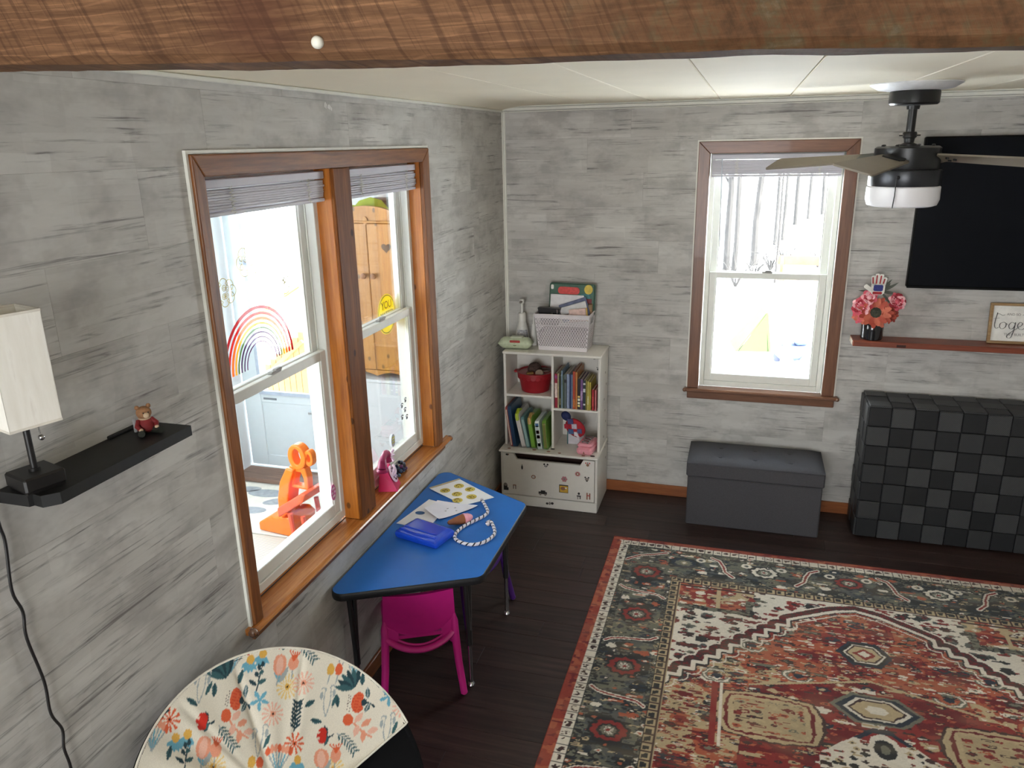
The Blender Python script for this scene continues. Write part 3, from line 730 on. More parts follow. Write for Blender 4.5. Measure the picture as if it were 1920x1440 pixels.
    poly(md, 0, 1.40, .098, .084, [(1, 'navy'), (.86, 'dark'), (.74, 'cream'), (.66, 'brown'), (.58, 'tan')]); poly(md, 0, 1.40, .098, .084, [(.34, 'red'), (.2, 'cream')], 4)
    # hooks at the flanks
    for cx, cy in ((.46, 1.46), (.28, 1.62), (.60, 1.70)):
        r = np.hypot((ax-cx+jx)/.06, (q-cy+jy)/.042); an = np.arctan2(q-cy, ax-cx)
        put(md & (np.abs(r-.85) < .20) & (an > -2.4), 'sage'); put(md & (np.abs(r-.85) < .07) & (an > -2.4), 'cream'); put(md & (r < .35), 'navy')
    # inner chevron medallion
    chv = 1.575+.30*ax; iv = md & (q > chv+jx) & (ax < .46+.1*(q-1.6)); put(iv & (q < chv+.012), 'tan')
    iv = iv & (q > chv+.012); put(iv, 'red'); put(iv & (n3 > .5), 'wine'); flecks(iv, 14, .032, ['brown', 'rust', 'tan', 'wine', 'red'], .8, 1.8); flecks(iv, 15, .055, ['cream', 'navy', 'dark', 'tan'], .35, 1.6)
    poly(iv, 0, 1.755, .15, .085, [(1, 'sage'), (.88, 'navy'), (.72, 'cream'), (.62, 'brown'), (.54, 'tan'), (.26, 'cream')])
    # panels with rounded tan frames
    pw, ph = .185, .125; e = np.maximum(np.abs(ax-.40+jx)/pw, np.abs(q-1.90+jy)/ph)+.35*np.maximum(0, np.abs(ax-.40)/pw+np.abs(q-1.90)/ph-1.35)
    pm = md & (e < 1.12); put(pm, 'brown'); put(pm & (e < 1.04), 'tan'); put(pm & (e < .90), 'wine'); put(pm & (e < .82), 'tan'); put(pm & (e < .70), RUGC['tan']*.9)
    flecks(pm & (e < .70), 16, .036, ['red', 'rust', 'brown', 'sage', 'tan', 'wine'], .9, 1.7); put(md & (np.abs(ax-.605) < .012) & (q > 1.74) & (q < 2.1), 'red'); put(md & (np.abs(ax-.58) < .007) & (q > 1.74) & (q < 2.1), 'cream')
    # cross band with white ground in the middle of the rug
    cb = md & (q > 1.86+.9*np.maximum(0, ax-.03)+jx) & (ax < .23); put(cb, 'navy'); put(cb & (q > 1.885+.9*np.maximum(0, ax-.03)), 'red'); wt = cb & (q > 1.95-.25*ax); put(wt, 'cream'); flecks(wt, 18, .04, ['red', 'tan', 'brown', 'dark'], .8, 1.2)
    poly(cb, 0, 1.965, .055, .075, [(1, 'cream'), (.66, 'dark'), (.3, 'sage')], 8)
    # weave and wear
    w = .90+.20*vnoise(wx*190, wy*260, 21); f = .90+.2*vnoise(wx*4, wy*4, 22)
    fade = np.clip(.22*(vnoise(wx*9, wy*22, 23)-.35), 0, 1)[:, None]
    out = out*(w*f)[:, None]; out = out*(1-fade)+fade*np.array(RUGC['tan'])
    return out
def color_attr(me, cols, name='pattern'):
    at = me.color_attributes.new(name, 'FLOAT_COLOR', 'POINT'); a = np.ones((len(cols), 4), np.float32); a[:, :3] = np.clip(cols, 0, 1)
    at.data.foreach_set('color', a.ravel())
def pattern_mat(name, rough=.9, bumpscale=900, bump=.3, spec=.15, sheen=0):
    t = NT(name); at = t.add('ShaderNodeAttribute', attribute_name='pattern'); v = t.coords((1, 1, 1), False); n = t.noise(v, bumpscale, 2, .6)
    a = t.mix(1.0, at.outputs['Color'], t.ramp(n, [(.3, (.82, .82, .82, 1)), (.7, (1, 1, 1, 1))]), 'MULTIPLY')
    t.bump(n, bump, .002); t.b.inputs['Sheen Weight'].default_value = sheen
    return t.fin(a, rough, 0, spec)
def grid_mesh(name, xs, ys, zf):
    nx, ny = len(xs), len(ys); gx, gy = np.meshgrid(xs, ys); P = np.stack([gx.ravel(), gy.ravel(), zf(gx.ravel(), gy.ravel())], 1)
    me = bpy.data.meshes.new(name); me.vertices.add(nx*ny); me.vertices.foreach_set('co', P.astype(np.float32).ravel())
    i, j = np.meshgrid(np.arange(nx-1), np.arange(ny-1)); a = (j*nx+i).ravel(); F = np.stack([a, a+1, a+1+nx, a+nx], 1)
    nf = len(F); me.loops.add(nf*4); me.polygons.add(nf); me.loops.foreach_set('vertex_index', F.ravel().astype(np.int32))
    me.polygons.foreach_set('loop_start', np.arange(0, nf*4, 4, dtype=np.int32)); me.polygons.foreach_set('use_smooth', np.ones(nf, bool)); me.update(calc_edges=True)
    return me, P
xs = np.concatenate([np.arange(.8, 2.95, .0040), np.arange(2.95, 3.2001, .012)]); ys = np.concatenate([np.arange(-3.675, -2.56, .014), np.arange(-2.56, -.6249, .0040)])
def rz(x, y): return .0085+.0012*vnoise(x*3, y*3, 9)
me, P = grid_mesh('patterned_rug', xs, ys, rz)
color_attr(me, rug_colors(P[:, 0], P[:, 1]))
RUGM = pattern_mat('woven_rug', .95, 700, .5, .1, .2)
me.materials.append(RUGM)
rug = bpy.data.objects.new('patterned_rug', me); COL.objects.link(rug)
tag(rug, 'large red, cream and charcoal patterned rug with stepped medallion on the dark floor', 'rug')
ob('edge_binding', MB().box((.797, -3.678, .0005), (3.203, -3.672, .0088)).box((.797, -.6275, .0005), (3.203, -.6225, .0088)).box((.797, -3.672, .0005), (.803, -.6275, .0088)).box((3.197, -3.672, .0005), (3.203, -.6275, .0088)).box((.803, -3.672, .0005), (3.197, -.6275, .003)), plain('rug_binding', c(132, 50, 36), .95, scale=300, var=.2), rug)

# ---------------------------------------------------------------- saucer chair
FLO = {'T': [(0.206, 0.357), (-0.074, 0.295), (0.189, 0.075)], 'P': [(0.034, 0.295), (0.317, 0.084)], 'D': [(0.119, 0.399), (-0.147, 0.342), (0.113, 0.106)], 'Y': [(0.171, 0.243), (-0.097, 0.187), (0.165, -0.016)], 'K': [(0.102, 0.206), (0.212, 0.224), (0.407, -0.006)], 'U': [(0.179, 0.306), (-0.097, 0.242), (0.155, 0.03)], 'S': [(0.216, 0.29), (-0.07, 0.222), (0.191, 0.013)], 'F': [(0.074, 0.396), (-0.195, 0.336), (0.061, 0.104), (0.364, 0.176)], 'B': [(0.108, 0.357), (0.144, 0.351), (-0.154, 0.293), (-0.123, 0.285), (0.405, 0.129), (0.095, 0.062)], 'C': [(0.013, 0.386), (0.309, 0.154)], 'R': [(0.003, 0.238), (0.284, 0.028)], 'L': [(0.067, 0.337), (-0.011, 0.343), (-0.059, 0.346), (0.357, 0.127), (0.271, 0.121), (0.192, 0.181), (0.215, 0.117), (-0.188, 0.275)], 'G': [(0.11, 0.308), (-0.15, 0.247), (0.406, 0.082)], 'X': [(0.089, 0.257), (0.39, 0.042)], 'E': [(0.153, 0.163), (-0.138, 0.386)], 'N': [(-0.034, 0.227), (0.233, 0.017), (0.26, 0.292)], 'W': [(-0.039, 0.372), (0.04, 0.172), (0.248, 0.146), (0.343, -0.025), (0.345, 0.226)], 'O': [(0.295, 0.208), (0.315, 0.194), (-0.007, 0.137), (0.012, 0.123), (0.005, 0.417), (0.27, 0.325)]}
CC = Vector((.36, -3.154, .522)); CYAW = 1.247; CLEAN = .848
cu_ = Vector((math.cos(CYAW), math.sin(CYAW), 0)); cn_h = Vector((math.sin(CYAW), -math.cos(CYAW), 0))
cv_ = Vector((0, 0, 1))*math.cos(CLEAN)-cn_h*math.sin(CLEAN); cn = cu_.cross(cv_)
CMAT = Matrix((cu_, cv_, cn)).transposed().to_4x4()
def floral(u, v):
    """flower print drawn in the plane of the fabric; +s points up in the photo, about 35 deg off the v axis"""
    out = np.tile(np.array(c(236, 229, 212)[:3]), (len(u), 1))
    pal = dict(red=c(206, 52, 40), org=c(226, 104, 66), coral=c(236, 160, 130), pink=c(240, 188, 166), teal=c(62, 100, 104), dteal=c(44, 70, 78), blue=c(112, 176, 198), yel=c(228, 178, 84), ltyel=c(238, 206, 134), grey=c(168, 176, 176), dot=c(60, 30, 24), pale=c(226, 206, 186))
    pal = {k: np.array(v_[:3]) for k, v_ in pal.items()}
    T = math.radians(38); anc = [(0, 0)]; SC_ = 1.28
    def F(k):
        for p in FLO[k]: anc[0] = p; yield p
    def loc(p, sc=1.0, rot=0.0):
        ax_, ay_ = anc[0]; dx, dy = (u-ax_)/SC_+ax_-p[0], (v-ay_)/SC_+ay_-p[1]; a = T+rot
        x = dx*math.cos(a)-dy*math.sin(a); y_ = (dx*math.sin(a)+dy*math.cos(a)); return x/sc, y_/sc    # x right, y up on the fabric
    def put(m_, k): out[m_] = pal[k]
    def leaf(p, L, W, ang, col, vein=None, sc=1.0):
        x, y_ = loc(p, sc, 0); xr = x*math.cos(ang)+y_*math.sin(ang); yr = -x*math.sin(ang)+y_*math.cos(ang); t = xr/L
        m_ = (t > 0) & (t < 1) & (np.abs(yr) < W*np.sin(np.clip(t, 0, 1)*PI)**.8); put(m_, col)
        if vein: put(m_ & (np.abs(yr) < .0012), vein)
    def stem(p, x0, y0, x1, y1, w, col, bend=0.0):
        x, y_ = loc(p); dx, dy = x1-x0, y1-y0; L = math.hypot(dx, dy); t = ((x-x0)*dx+(y_-y0)*dy)/L**2; off = ((x-x0)*dy-(y_-y0)*dx)/L-bend*np.sin(np.clip(t, 0, 1)*PI); put((t > 0) & (t < 1) & (np.abs(off) < w), col)
    def disc(p, x0, y0, rx, ry, col):
        x, y_ = loc(p); put(np.hypot((x-x0)/rx, (y_-y0)/ry) < 1, col)
    def daisy(p, R, col, n, ctr):
        x, y_ = loc(p); r = np.hypot(x, y_); a = np.arctan2(y_, x); put((r < R) & (np.cos(a*n) > -.15+.5*(r/R)**2) & (r > R*.12), col); put(r < R*.24, ctr); put(r < R*.10, 'dot')
    for p in F('T'):
        stem(p, .004, 0, .026, .004, .0022, 'dteal', .004); leaf(p, .022, .005, 1.9, 'teal', sc=1) if False else None
        leaf((p[0]+.012*math.cos(T), p[1]-.012*math.sin(T)), .022, .0045, 2.0, 'dteal'); leaf((p[0]+.014*math.cos(T), p[1]-.014*math.sin(T)), .020, .0045, -1.9, 'teal')
        x, y_ = loc(p); m_ = (np.hypot((x)/.013, (y_)/.016) < 1) & (x < .010); put(m_, 'red'); put(m_ & (x < -.006) & (np.abs(np.abs(y_)-.006) < .0022), 'pale')
    for p in F('P'):
        stem(p, .012, 0, .036, -.012, .0020, 'dteal', -.003); leaf((p[0]+.020, p[1]-.008), .026, .0050, 1.7, 'teal', 'grey'); leaf((p[0]+.020, p[1]-.016), .024, .0050, -2.0, 'teal', 'grey')
        x, y_ = loc(p); m_ = (np.hypot((x+.0)/.015, y_/.022) < 1) & (x < .011); put(m_, 'org'); put(m_ & (np.abs((y_/.006) % 1-.5) < .09), 'red'); put(np.hypot((x-.013)/.006, y_/.008) < 1, 'dteal')
        for k in range(12): disc(p, -.018-.005*(k % 2), -.016+.0029*k, .0012, .0012, 'dot')
    for p in F('D'): daisy(p, .022, 'org', 10, 'org')
    for p in F('Y'): daisy(p, .026, 'ltyel', 16, 'yel')
    for p in F('K'): daisy(p, .024, 'pink', 14, 'coral')
    for p in F('U'):
        for s_ in (-1, 1): leaf((p[0]-.030*math.sin(T), p[1]-.040*math.cos(T)), .036, .006, PI/2-.45*s_, 'grey' if s_ > 0 else 'blue')
        stem(p, 0, -.02, 0, -.044, .0016, 'grey'); x, y_ = loc(p); put((np.hypot(x/.015, (y_+.001)/.022) < 1) & (y_ < .019-np.abs(x)*.4), 'coral'); put((np.hypot(x/.008, (y_+.003)/.018) < 1), 'pink')
    for p in F('S'):
        stem(p, 0, -.01, .002, -.034, .0014, 'grey'); x, y_ = loc(p); put((np.hypot(x/.012, (y_+.004)/.014) < 1), 'coral')
        for k in range(5): stem(p, 0, .0, -.012+.006*k, .020, .0013, 'org')
    for p in F('F'):
        for k in range(7):
            a = PI/2-.5+.167*k; stem(p, 0, -.035, .045*math.cos(a), -.035+.045*math.sin(a), .0014, 'blue' if k % 2 else 'grey'); disc(p, .050*math.cos(a), -.035+.052*math.sin(a), .0045, .0085, 'coral' if k % 3 else 'org')
    for p in F('B'):
        x, y_ = loc(p)
        for k in range(5): leaf((p[0], p[1]), .022, .0048, -PI/2-.9+.45*k, 'blue')
        put(np.hypot(x/.0085, (y_-.004)/.009) < 1, 'yel')
    for p in F('C'):
        for k in range(6): leaf((p[0]+.012, p[1]-.024), .044, .0065, PI/2-.2+.34*k, 'teal' if k % 2 else 'dteal')
    for p in F('R'):
        stem(p, -.022, .016, .030, -.022, .0022, 'coral', .006)
        for k, (a, t) in enumerate(((.9, .2), (.6, .45), (-1.9, .35), (-1.6, .6), (.3, .75))):
            leaf((p[0]+(-.022+.052*t)*math.cos(T)+(.016-.038*t)*math.sin(T), p[1]-(-.022+.052*t)*math.sin(T)+(.016-.038*t)*math.cos(T)), .026, .0065, a, 'coral' if k % 2 else 'pink')
        x, y_ = loc(p); put((np.hypot((x+.026)/.011, (y_-.016)/.013) < 1), 'org')
    for k, p in enumerate(F('L')): leaf((p[0]-.012*math.sin(T), p[1]-.012*math.cos(T)), .028, .0055, PI/2+(-.1, .1, 1.2, .05, .2, -1.0, 1.4, -.2)[k % 8], 'teal', 'dteal')
    for p in F('G'):
        stem(p, 0, -.03, .004, .026, .0014, 'dteal')
        for k, (a, t) in enumerate(((2.7, -.014), (.6, -.012), (2.3, .002), (.9, .006), (1.9, .014))): leaf((p[0]+t*math.sin(T), p[1]+t*math.cos(T)), .022 if k < 2 else .014, .0042, a, 'teal' if k % 2 else 'dteal')
        disc(p, .004, .027, .004, .006, 'dteal')
    for p in F('X'):
        x, y_ = loc(p); r = np.hypot(x, y_); a = np.arctan2(y_, x); put(r < .012+.009*np.cos(a*5+1.2), 'blue')
    for p in [q for k_ in 'EN' for q in FLO[k_]]:
        anc[0] = p
        dk = p in FLO['E']; A = PI/2 if dk else -.75
        x, y_ = loc(p); stem(p, -.030*math.cos(A), -.030*math.sin(A), .030*math.cos(A), .030*math.sin(A), .0014, 'dteal' if dk else 'grey')
        for k in range(7):
            t = -.024+.008*k
            for s_ in (-1, 1): leaf((p[0]+t*math.cos(A)*math.cos(T)+t*math.sin(A)*math.sin(T), p[1]-t*math.cos(A)*math.sin(T)+t*math.sin(A)*math.cos(T)), .015, .0030 if dk else .0018, A+s_*.85, 'dteal' if dk else 'teal')
    for p in F('W'):
        x, y_ = loc(p)
        for s_, h in ((-1, .018), (1, .024)):
            stem(p, 0, -.034, s_*.006, h, .0012, 'grey', s_*.004); disc(p, s_*.014, h-.010, .0035, .0080, 'grey'); put((np.abs(np.hypot(x-s_*.010, y_-h)-.0055) < .0013) & (y_ > h), 'grey')
        leaf((p[0]-.0, p[1]-.02), .030, .004, 1.25, 'teal')
    for k, p in enumerate(F('O')): disc(p, 0, 0, .0085, .012, 'org' if k % 2 else 'yel'); stem(p, 0, -.01, -.004, -.030, .0013, 'grey')
    return out
chair = thing('saucer_chair', 'floral cream folding saucer chair with black lower half against the left wall', 'chair', (CC.x, CC.y, 0))
R0 = .392
def dish(u, v):
    r = np.hypot(u, v)/R0; a = np.arctan2(v, u)
    z = -.085*(1-np.clip(r, 0, 1)**2.2)
    z += .007*np.clip(r, 0, 1)*np.clip(1.15-r, 0, 1)*2.2*(np.sin(a*9+2*np.sin(a*3))+.6*np.sin(a*17+1))       # soft radial folds
    for a0, w in ((1.25, .010), (.72, .008), (1.72, .012), (2.3, .010)): z -= .007*np.exp(-((a-a0-.15*r)*np.maximum(r, .05)*R0/w)**2)*np.clip((r-.15)*3, 0, 1)*np.clip((1-r)*8, 0, 1)
    return z
def dishmesh(name, vmin, vmax, off, step):
    xs = np.arange(-R0-step, R0+step, step); ys = np.arange(-R0-step, R0+step, step)
    gx, gy = np.meshgrid(xs, ys); inside = (np.hypot(gx, gy) <= R0+step*.75) & (gy >= vmin-step*.5) & (gy <= vmax+step*.5)
    idx = -np.ones(gx.shape, int); idx[inside] = np.arange(inside.sum()); u, v = gx[inside], gy[inside]
    rr = np.hypot(u, v); k = np.minimum(1, R0/np.maximum(rr, 1e-6)); u, v = u*k, v*k
    fs = []; ny, nx = gx.shape
    a = idx[:-1, :-1]; b = idx[:-1, 1:]; d = idx[1:, 1:]; e = idx[1:, :-1]; ok = (a >= 0) & (b >= 0) & (d >= 0) & (e >= 0)
    F = np.stack([a[ok], b[ok], d[ok], e[ok]], 1); z = dish(u, v)+off
    P = np.stack([u, v, z], 1); Rm = np.array(CMAT.to_3x3()); W = P @ Rm.T+np.array([0, 0, CC.z])
    me = bpy.data.meshes.new(name); me.from_pydata(W.tolist(), [], F.tolist()); me.polygons.foreach_set('use_smooth', np.ones(len(F), bool)); me.update()
    return me, u, v
me, u, v = dishmesh('floral_cover', -.052, .5, .0035, .0028)
color_attr(me, floral(u, v)); me.materials.append(pattern_mat('floral_fabric', .85, 500, .15, .2, .1))
ob('floral_cover', me, None, chair)
BLKF = plain('black_fabric', c(14, 14, 16), .9, spec=.15, scale=400, var=.2)
me, u, v = dishmesh('black_shell', -.5, .5, -.006, .012); ob('black_shell', me, BLKF, chair)
CM3 = CMAT.copy(); CM3.translation = Vector((0, 0, CC.z))
def dp(u, v, z=0): return tuple(CM3 @ Vector((u, v, z)))
ob('ring_frame', MB().tube([dp(R0*math.cos(a), R0*math.sin(a), -.008) for a in np.linspace(0, 2*PI, 72, endpoint=False)], .0075, 8, closed=True), BLKF, chair)
ob('piping', MB().tube([dp((R0+.003)*math.cos(a), (R0+.003)*math.sin(a), .003) for a in np.linspace(-.13, PI+.13, 60)]+[dp(x, -.052, float(dish(np.array([x]), np.array([-.052]))[0])+.006) for x in np.linspace(-.385, .385, 50)], .0032, 6, closed=True), plain('white_piping', c(234, 228, 214), .8), chair)
for s_ in (-1, 1):
    for t_ in (-1, 1):
        a = dp(s_*.30, t_*.20, -.05); b = (CC.x*0+s_*cu_.x*.26+cn_h.x*(-.02 if t_ > 0 else .22)*1, s_*cu_.y*.26+cn_h.y*(-.02 if t_ > 0 else .22), .012)
        b = (max(b[0], .03-CC.x), b[1], .012)
        ob('leg', MB().tube([a, b], .010, 8), BLACKM, chair); 
# ---------------------------------------------------------------- white cubby bookcase
CABW = plain('white_melamine', c(226, 222, 214), .4, var=.02)
BX0, BX1 = .052, .648; YU, YL = -.272, -.362; ZL, ZT = .358, .952; YB = -.022
bk = thing('bookcase', 'white cubby bookcase with sticker covered bin drawer in the corner', 'bookcase', (.35, -.18, 0))
t_ = .015
wob('side_panel', MB().box((BX0, YL+.005, 0), (BX0+t_, YB, ZL-.012), .002).box((BX0+.004, YU, ZL-.012), (BX0+.004+t_, YB, ZT-.016), .002), CABW, bk)
wob('side_panel', MB().box((BX1-t_, YL+.005, 0), (BX1, YB, ZL-.012), .002).box((BX1-.004-t_, YU, ZL-.012), (BX1-.004, YB, ZT-.016), .002), CABW, bk)
wob('back_panel', MB().box((BX0+.005, YB, 0), (BX1-.005, YB+.006, ZT-.016)), CABW, bk)
wob('top_panel', MB().box((BX0, YU-.008, ZT-.016), (BX1, YB+.006, ZT), .004), CABW, bk)
wob('ledge', MB().box((BX0-.008, YL-.010, ZL-.014), (BX1+.004, YB, ZL), .004), CABW, bk)
wob('divider', MB().box((.350, YU+.001, ZL), (.364, YB, ZT-.016), .001), CABW, bk)
wob('shelf', MB().box((BX0+.019, YU+.001, .672), (.350, YB, .686), .001), CABW, bk)
wob('shelf', MB().box((.364, YU+.001, .602), (BX1-.019, YB, .616), .001), CABW, bk)
wob('plinth', MB().box((BX0+.002, YL, 0), (BX1-.002, YL+.015, .064), .002), CABW, bk)
# bin front with a cut-out grip
fo = [(BX0+.017, .070), (BX1-.017, .070), (BX1-.017, .338), (.565, .338), (.545, .302), (.155, .302), (.135, .338), (BX0+.017, .338)]
dr = wob('drawer', MB().prism([(p[0], p[1]) for p in fo], -YL-.016, -YL+.002, Matrix(((1, 0, 0, 0), (0, 0, -1, 0), (0, 1, 0, 0), (0, 0, 0, 1)))).box((BX0+.02, YL+.016, .075), (BX1-.02, YB-.02, .085)), CABW, bk)
DKIN = plain('bin_inside', c(58, 34, 28), .8)
wob('inner_panel', MB().box((BX0+.02, YL+.09, .09), (BX1-.02, YL+.10, .34)), DKIN, dr)
STK = {k: plain('sticker_'+k, c(*v), .5) for k, v in dict(black=(52, 48, 46), brown=(150, 104, 80), pink=(196, 130, 134), gold=(214, 170, 60), grey=(140, 130, 122), red=(190, 70, 60), green=(96, 110, 70), white=(232, 230, 224)).items()}
FRONT = Matrix(((1, 0, 0, 0), (0, 0, -1, 0), (0, 1, 0, 0), (0, 0, 0, 1)))     # outline (x, z), extruded towards the viewer
def sticker(x, z, shapes, y=YL-.0022, name='sticker'):
    """shapes: (kind, dx, dz, a, b, colour) flat pieces printed on one sticker"""
    by = {}
    for kind, dx, dz, a, b, col in shapes:
        P = circ(a, 14, x+dx, z+dz, sy=b/a) if kind == 'o' else [(x+dx-a, z+dz-b), (x+dx+a, z+dz-b), (x+dx+a, z+dz+b), (x+dx-a, z+dz+b)]
        by.setdefault(col, MB()).prism(P, -y-.0006+.0002*len(by), -y+.0002+.0002*len(by), FRONT)
    ks = list(by); o = wob(name, by[ks[0]], STK[ks[0]], bk)
    for k in ks[1:]:
        ch = ob('print', by[k], STK[k], o)
sticker(.095, .329, [('o', 0, 0, .010, .006, 'black'), ('o', .008, .002, .004, .004, 'brown')])
sticker(.188, .253, [('o', 0, 0, .006, .014, 'black'), ('o', 0, .016, .003, .004, 'green')])
sticker(.337, .276, [('o', 0, 0, .013, .012, 'white'), ('o', -.010, .012, .006, .006, 'black'), ('o', .010, .012, .006, .006, 'black'), ('o', -.005, .001, .004, .005, 'black'), ('o', .005, .001, .004, .005, 'black'), ('o', 0, -.007, .003, .002, 'black')])
sticker(.259, .198, [('o', 0, 0, .014, .013, 'brown'), ('o', 0, 0, .008, .007, 'white'), ('o', .002, .0, .003, .003, 'black')])
sticker(.450, .204, [('o', .012*math.cos(k), .012*math.sin(k), .007, .007, 'pink') for k in (0, 1.05, 2.1, 3.14, 4.2, 5.2)]+[('o', 0, 0, .006, .006, 'grey')])
sticker(.531, .246, [('o', 0, 0, .016, .015, 'pink'), ('o', 0, 0, .011, .010, 'brown'), ('o', 0, 0, .004, .004, 'white')])
sticker(.591, .313, [('o', 0, -.004, .009, .009, 'brown'), ('o', -.011, .008, .004, .005, 'red'), ('o', .011, .008, .004, .005, 'red'), ('o', 0, .010, .003, .004, 'black')])
sticker(.587, .219, [('o', 0, -.002, .012, .010, 'grey'), ('o', -.010, .010, .005, .005, 'black'), ('o', .010, .010, .005, .005, 'black'), ('o', 0, -.012, .006, .005, 'black')])
sticker(.080, .116, [('r', 0, -.004, .012, .020, 'black'), ('o', 0, .014, .011, .011, 'grey'), ('r', .014, -.014, .005, .009, 'black')])
sticker(.138, .119, [('r', -.007, 0, .003, .014, 'grey'), ('r', .007, 0, .003, .014, 'grey'), ('r', 0, .012, .010, .003, 'brown')])
sticker(.316, .098, [('r', 0, 0, .026, .008, 'black'), ('r', .002, .010, .014, .007, 'black'), ('o', -.015, -.010, .007, .007, 'grey'), ('o', .016, -.010, .007, .007, 'grey')])
sticker(.446, .140, [('r', 0, 0, .028, .026, 'black'), ('r', .001, -.002, .025, .021, 'gold'), ('o', -.004, .002, .015, .012, 'brown'), ('r', .014, .006, .006, .004, 'white')])
sticker(.539, .105, [('o', 0, .014, .007, .008, 'black'), ('r', 0, -.002, .012, .004, 'black'), ('r', -.006, -.014, .003, .009, 'grey'), ('r', .008, -.013, .003, .008, 'black')])
sticker(.597, .108, [('r', -.008, 0, .004, .022, 'brown'), ('r', .008, 0, .004, .020, 'brown'), ('r', 0, .004, .010, .003, 'red')])
sticker(.359, .031, [('o', -.016, 0, .008, .007, 'black'), ('o', .0, .002, .007, .010, 'grey'), ('o', .016, .004, .009, .008, 'black')])
for (x, z, s_) in ((.560, .870, 1), (.588, .895, .9), (.600, .845, 1), (.585, .80, .8), (.47, .89, .7)):   # paw prints inside the upper right cubby
    sticker(x, z, [('o', 0, 0, .010*s_, .008*s_, 'black')]+[('o', -.009+.006*k, .011, .003*s_, .0035*s_, 'black') for k in range(4)], YB-.0012)
for (x, yy, s_) in ((.10, -.335, 1), (.255, -.325, 1.1), (.345, -.33, 1), (.415, -.34, .9), (.36, -.285, 1.2), (.56, -.345, 1), (.615, -.34, 1.3), (.60, -.30, .9)):
    o = wob('sticker', MB().prism(circ(.011*s_, 12, x, yy, sy=.8), ZL+.0002, ZL+.001), STK['brown' if s_ < 1.15 else 'black'], bk)
WOODP = plain('faint_side_print', c(196, 192, 186), .6)
for k in range(8): wob('side_print', MB().prism(circ(.008, 10, -.08-.03*(k % 3), .25+.08*k), BX1-.0038 if k > 1 else BX1+.0001, BX1-.003 if k > 1 else BX1+.0008, Matrix(((0, 0, 1, 0), (1, 0, 0, 0), (0, 1, 0, 0), (0, 0, 0, 1)))), STK['grey'], bk)

# ---- basket with a woven lattice on top of the bookcase
BASK = plain('white_basket_plastic', c(226, 220, 222), .45, var=.02)
def bpt(side, s, h):
    """point on the tapering basket wall; s 0..1 along the side, h 0..1 up"""
    x0, x1 = .258-.022*h, .548+.018*h; y0, y1 = -.205-.018*h, -.045+.006*h; z = ZT+.0046+.215*h
    if side == 0: return (x0+(x1-x0)*s, y0, z)
    if side == 1: return (x1, y0+(y1-y0)*s, z)
    if side == 2: return (x1+(x0-x1)*s, y1, z)
    return (x0, y1+(y0-y1)*s, z)
bs = thing('storage_basket', 'white woven plastic storage basket on top of the bookcase', 'basket', (.40, -.13, ZT))
wob('bottom', MB().box((.26, -.203, ZT+.0006), (.546, -.048, ZT+.006)), BASK, bs)
NRM = ((0, -1, 0), (1, 0, 0), (0, 1, 0), (-1, 0, 0))
def basket_wall():
    """flat wall pierced by an offset grid of round holes: hex plates with holes"""
    m = MB()
    for side in range(4):
        L = .30 if side % 2 == 0 else .165; nc = 20 if side % 2 == 0 else 11; nr = 13
        h0, h1 = .10, .90; cw = 1/nc; chh = (h1-h0)/nr
        for r in range(nr):
            off = .5 if r % 2 else 0
            for q in range(nc+1):
                s0, s1 = (q-off)*cw, (q+1-off)*cw
                if s0 < -.3*cw*0-.001 and s1 <= cw*.6: s0 = 0
                s0 = max(0, s0); s1 = min(1, s1)
                if s1-s0 < cw*.3: continue
                a, b = h0+r*chh, h0+(r+1)*chh
                if s1-s0 < cw*.8 or (side % 2 == 1 and r > 8 and .25 < (s0+s1)/2 < .75):
                    if side % 2 == 1 and r > 9 and .25 < (s0+s1)/2 < .75: continue        # grip opening
                    m._add([bpt(side, s0, a), bpt(side, s1, a), bpt(side, s1, b), bpt(side, s0, b)], [(0, 1, 2, 3)]); continue
                sm, hm = (s0+s1)/2, (a+b)/2; O = []; I = []
                for k in range(8):
                    t = PI/4*k+PI/8; cx, cy = math.cos(t), math.sin(t); f = 1/max(abs(cx), abs(cy))
                    O.append(bpt(side, sm+cx*f*(s1-s0)/2, hm+cy*f*(b-a)/2)); I.append(bpt(side, sm+cx*(s1-s0)*.26, hm+cy*(b-a)*.26))
                n = NRM[side]; I2 = [tuple(p[i]-n[i]*.002 for i in range(3)) for p in I]
                m._add(O+I+I2, [(k, (k+1) % 8, 8+(k+1) % 8, 8+k) for k in range(8)]+[(8+k, 8+(k+1) % 8, 16+(k+1) % 8, 16+k) for k in range(8)])
        for a, b in ((0, h0), (h1, 1)): m._add([bpt(side, 0, a), bpt(side, 1, a), bpt(side, 1, b), bpt(side, 0, b)], [(0, 1, 2, 3)])
    return m
wv = wob('pierced_wall', basket_wall(), BASK, bs); wv['kind'] = 'stuff'
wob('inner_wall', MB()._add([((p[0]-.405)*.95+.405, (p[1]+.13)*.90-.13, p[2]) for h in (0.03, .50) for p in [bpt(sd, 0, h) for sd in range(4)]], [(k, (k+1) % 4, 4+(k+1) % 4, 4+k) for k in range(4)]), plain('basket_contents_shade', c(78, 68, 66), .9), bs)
RIMP = [bpt(sd, s_, 1.0) for sd in range(4) for s_ in (0.04, .35, .65, .96)]
wob('rim', MB().tube(RIMP, .0045, 8, closed=True), BASK, bs)
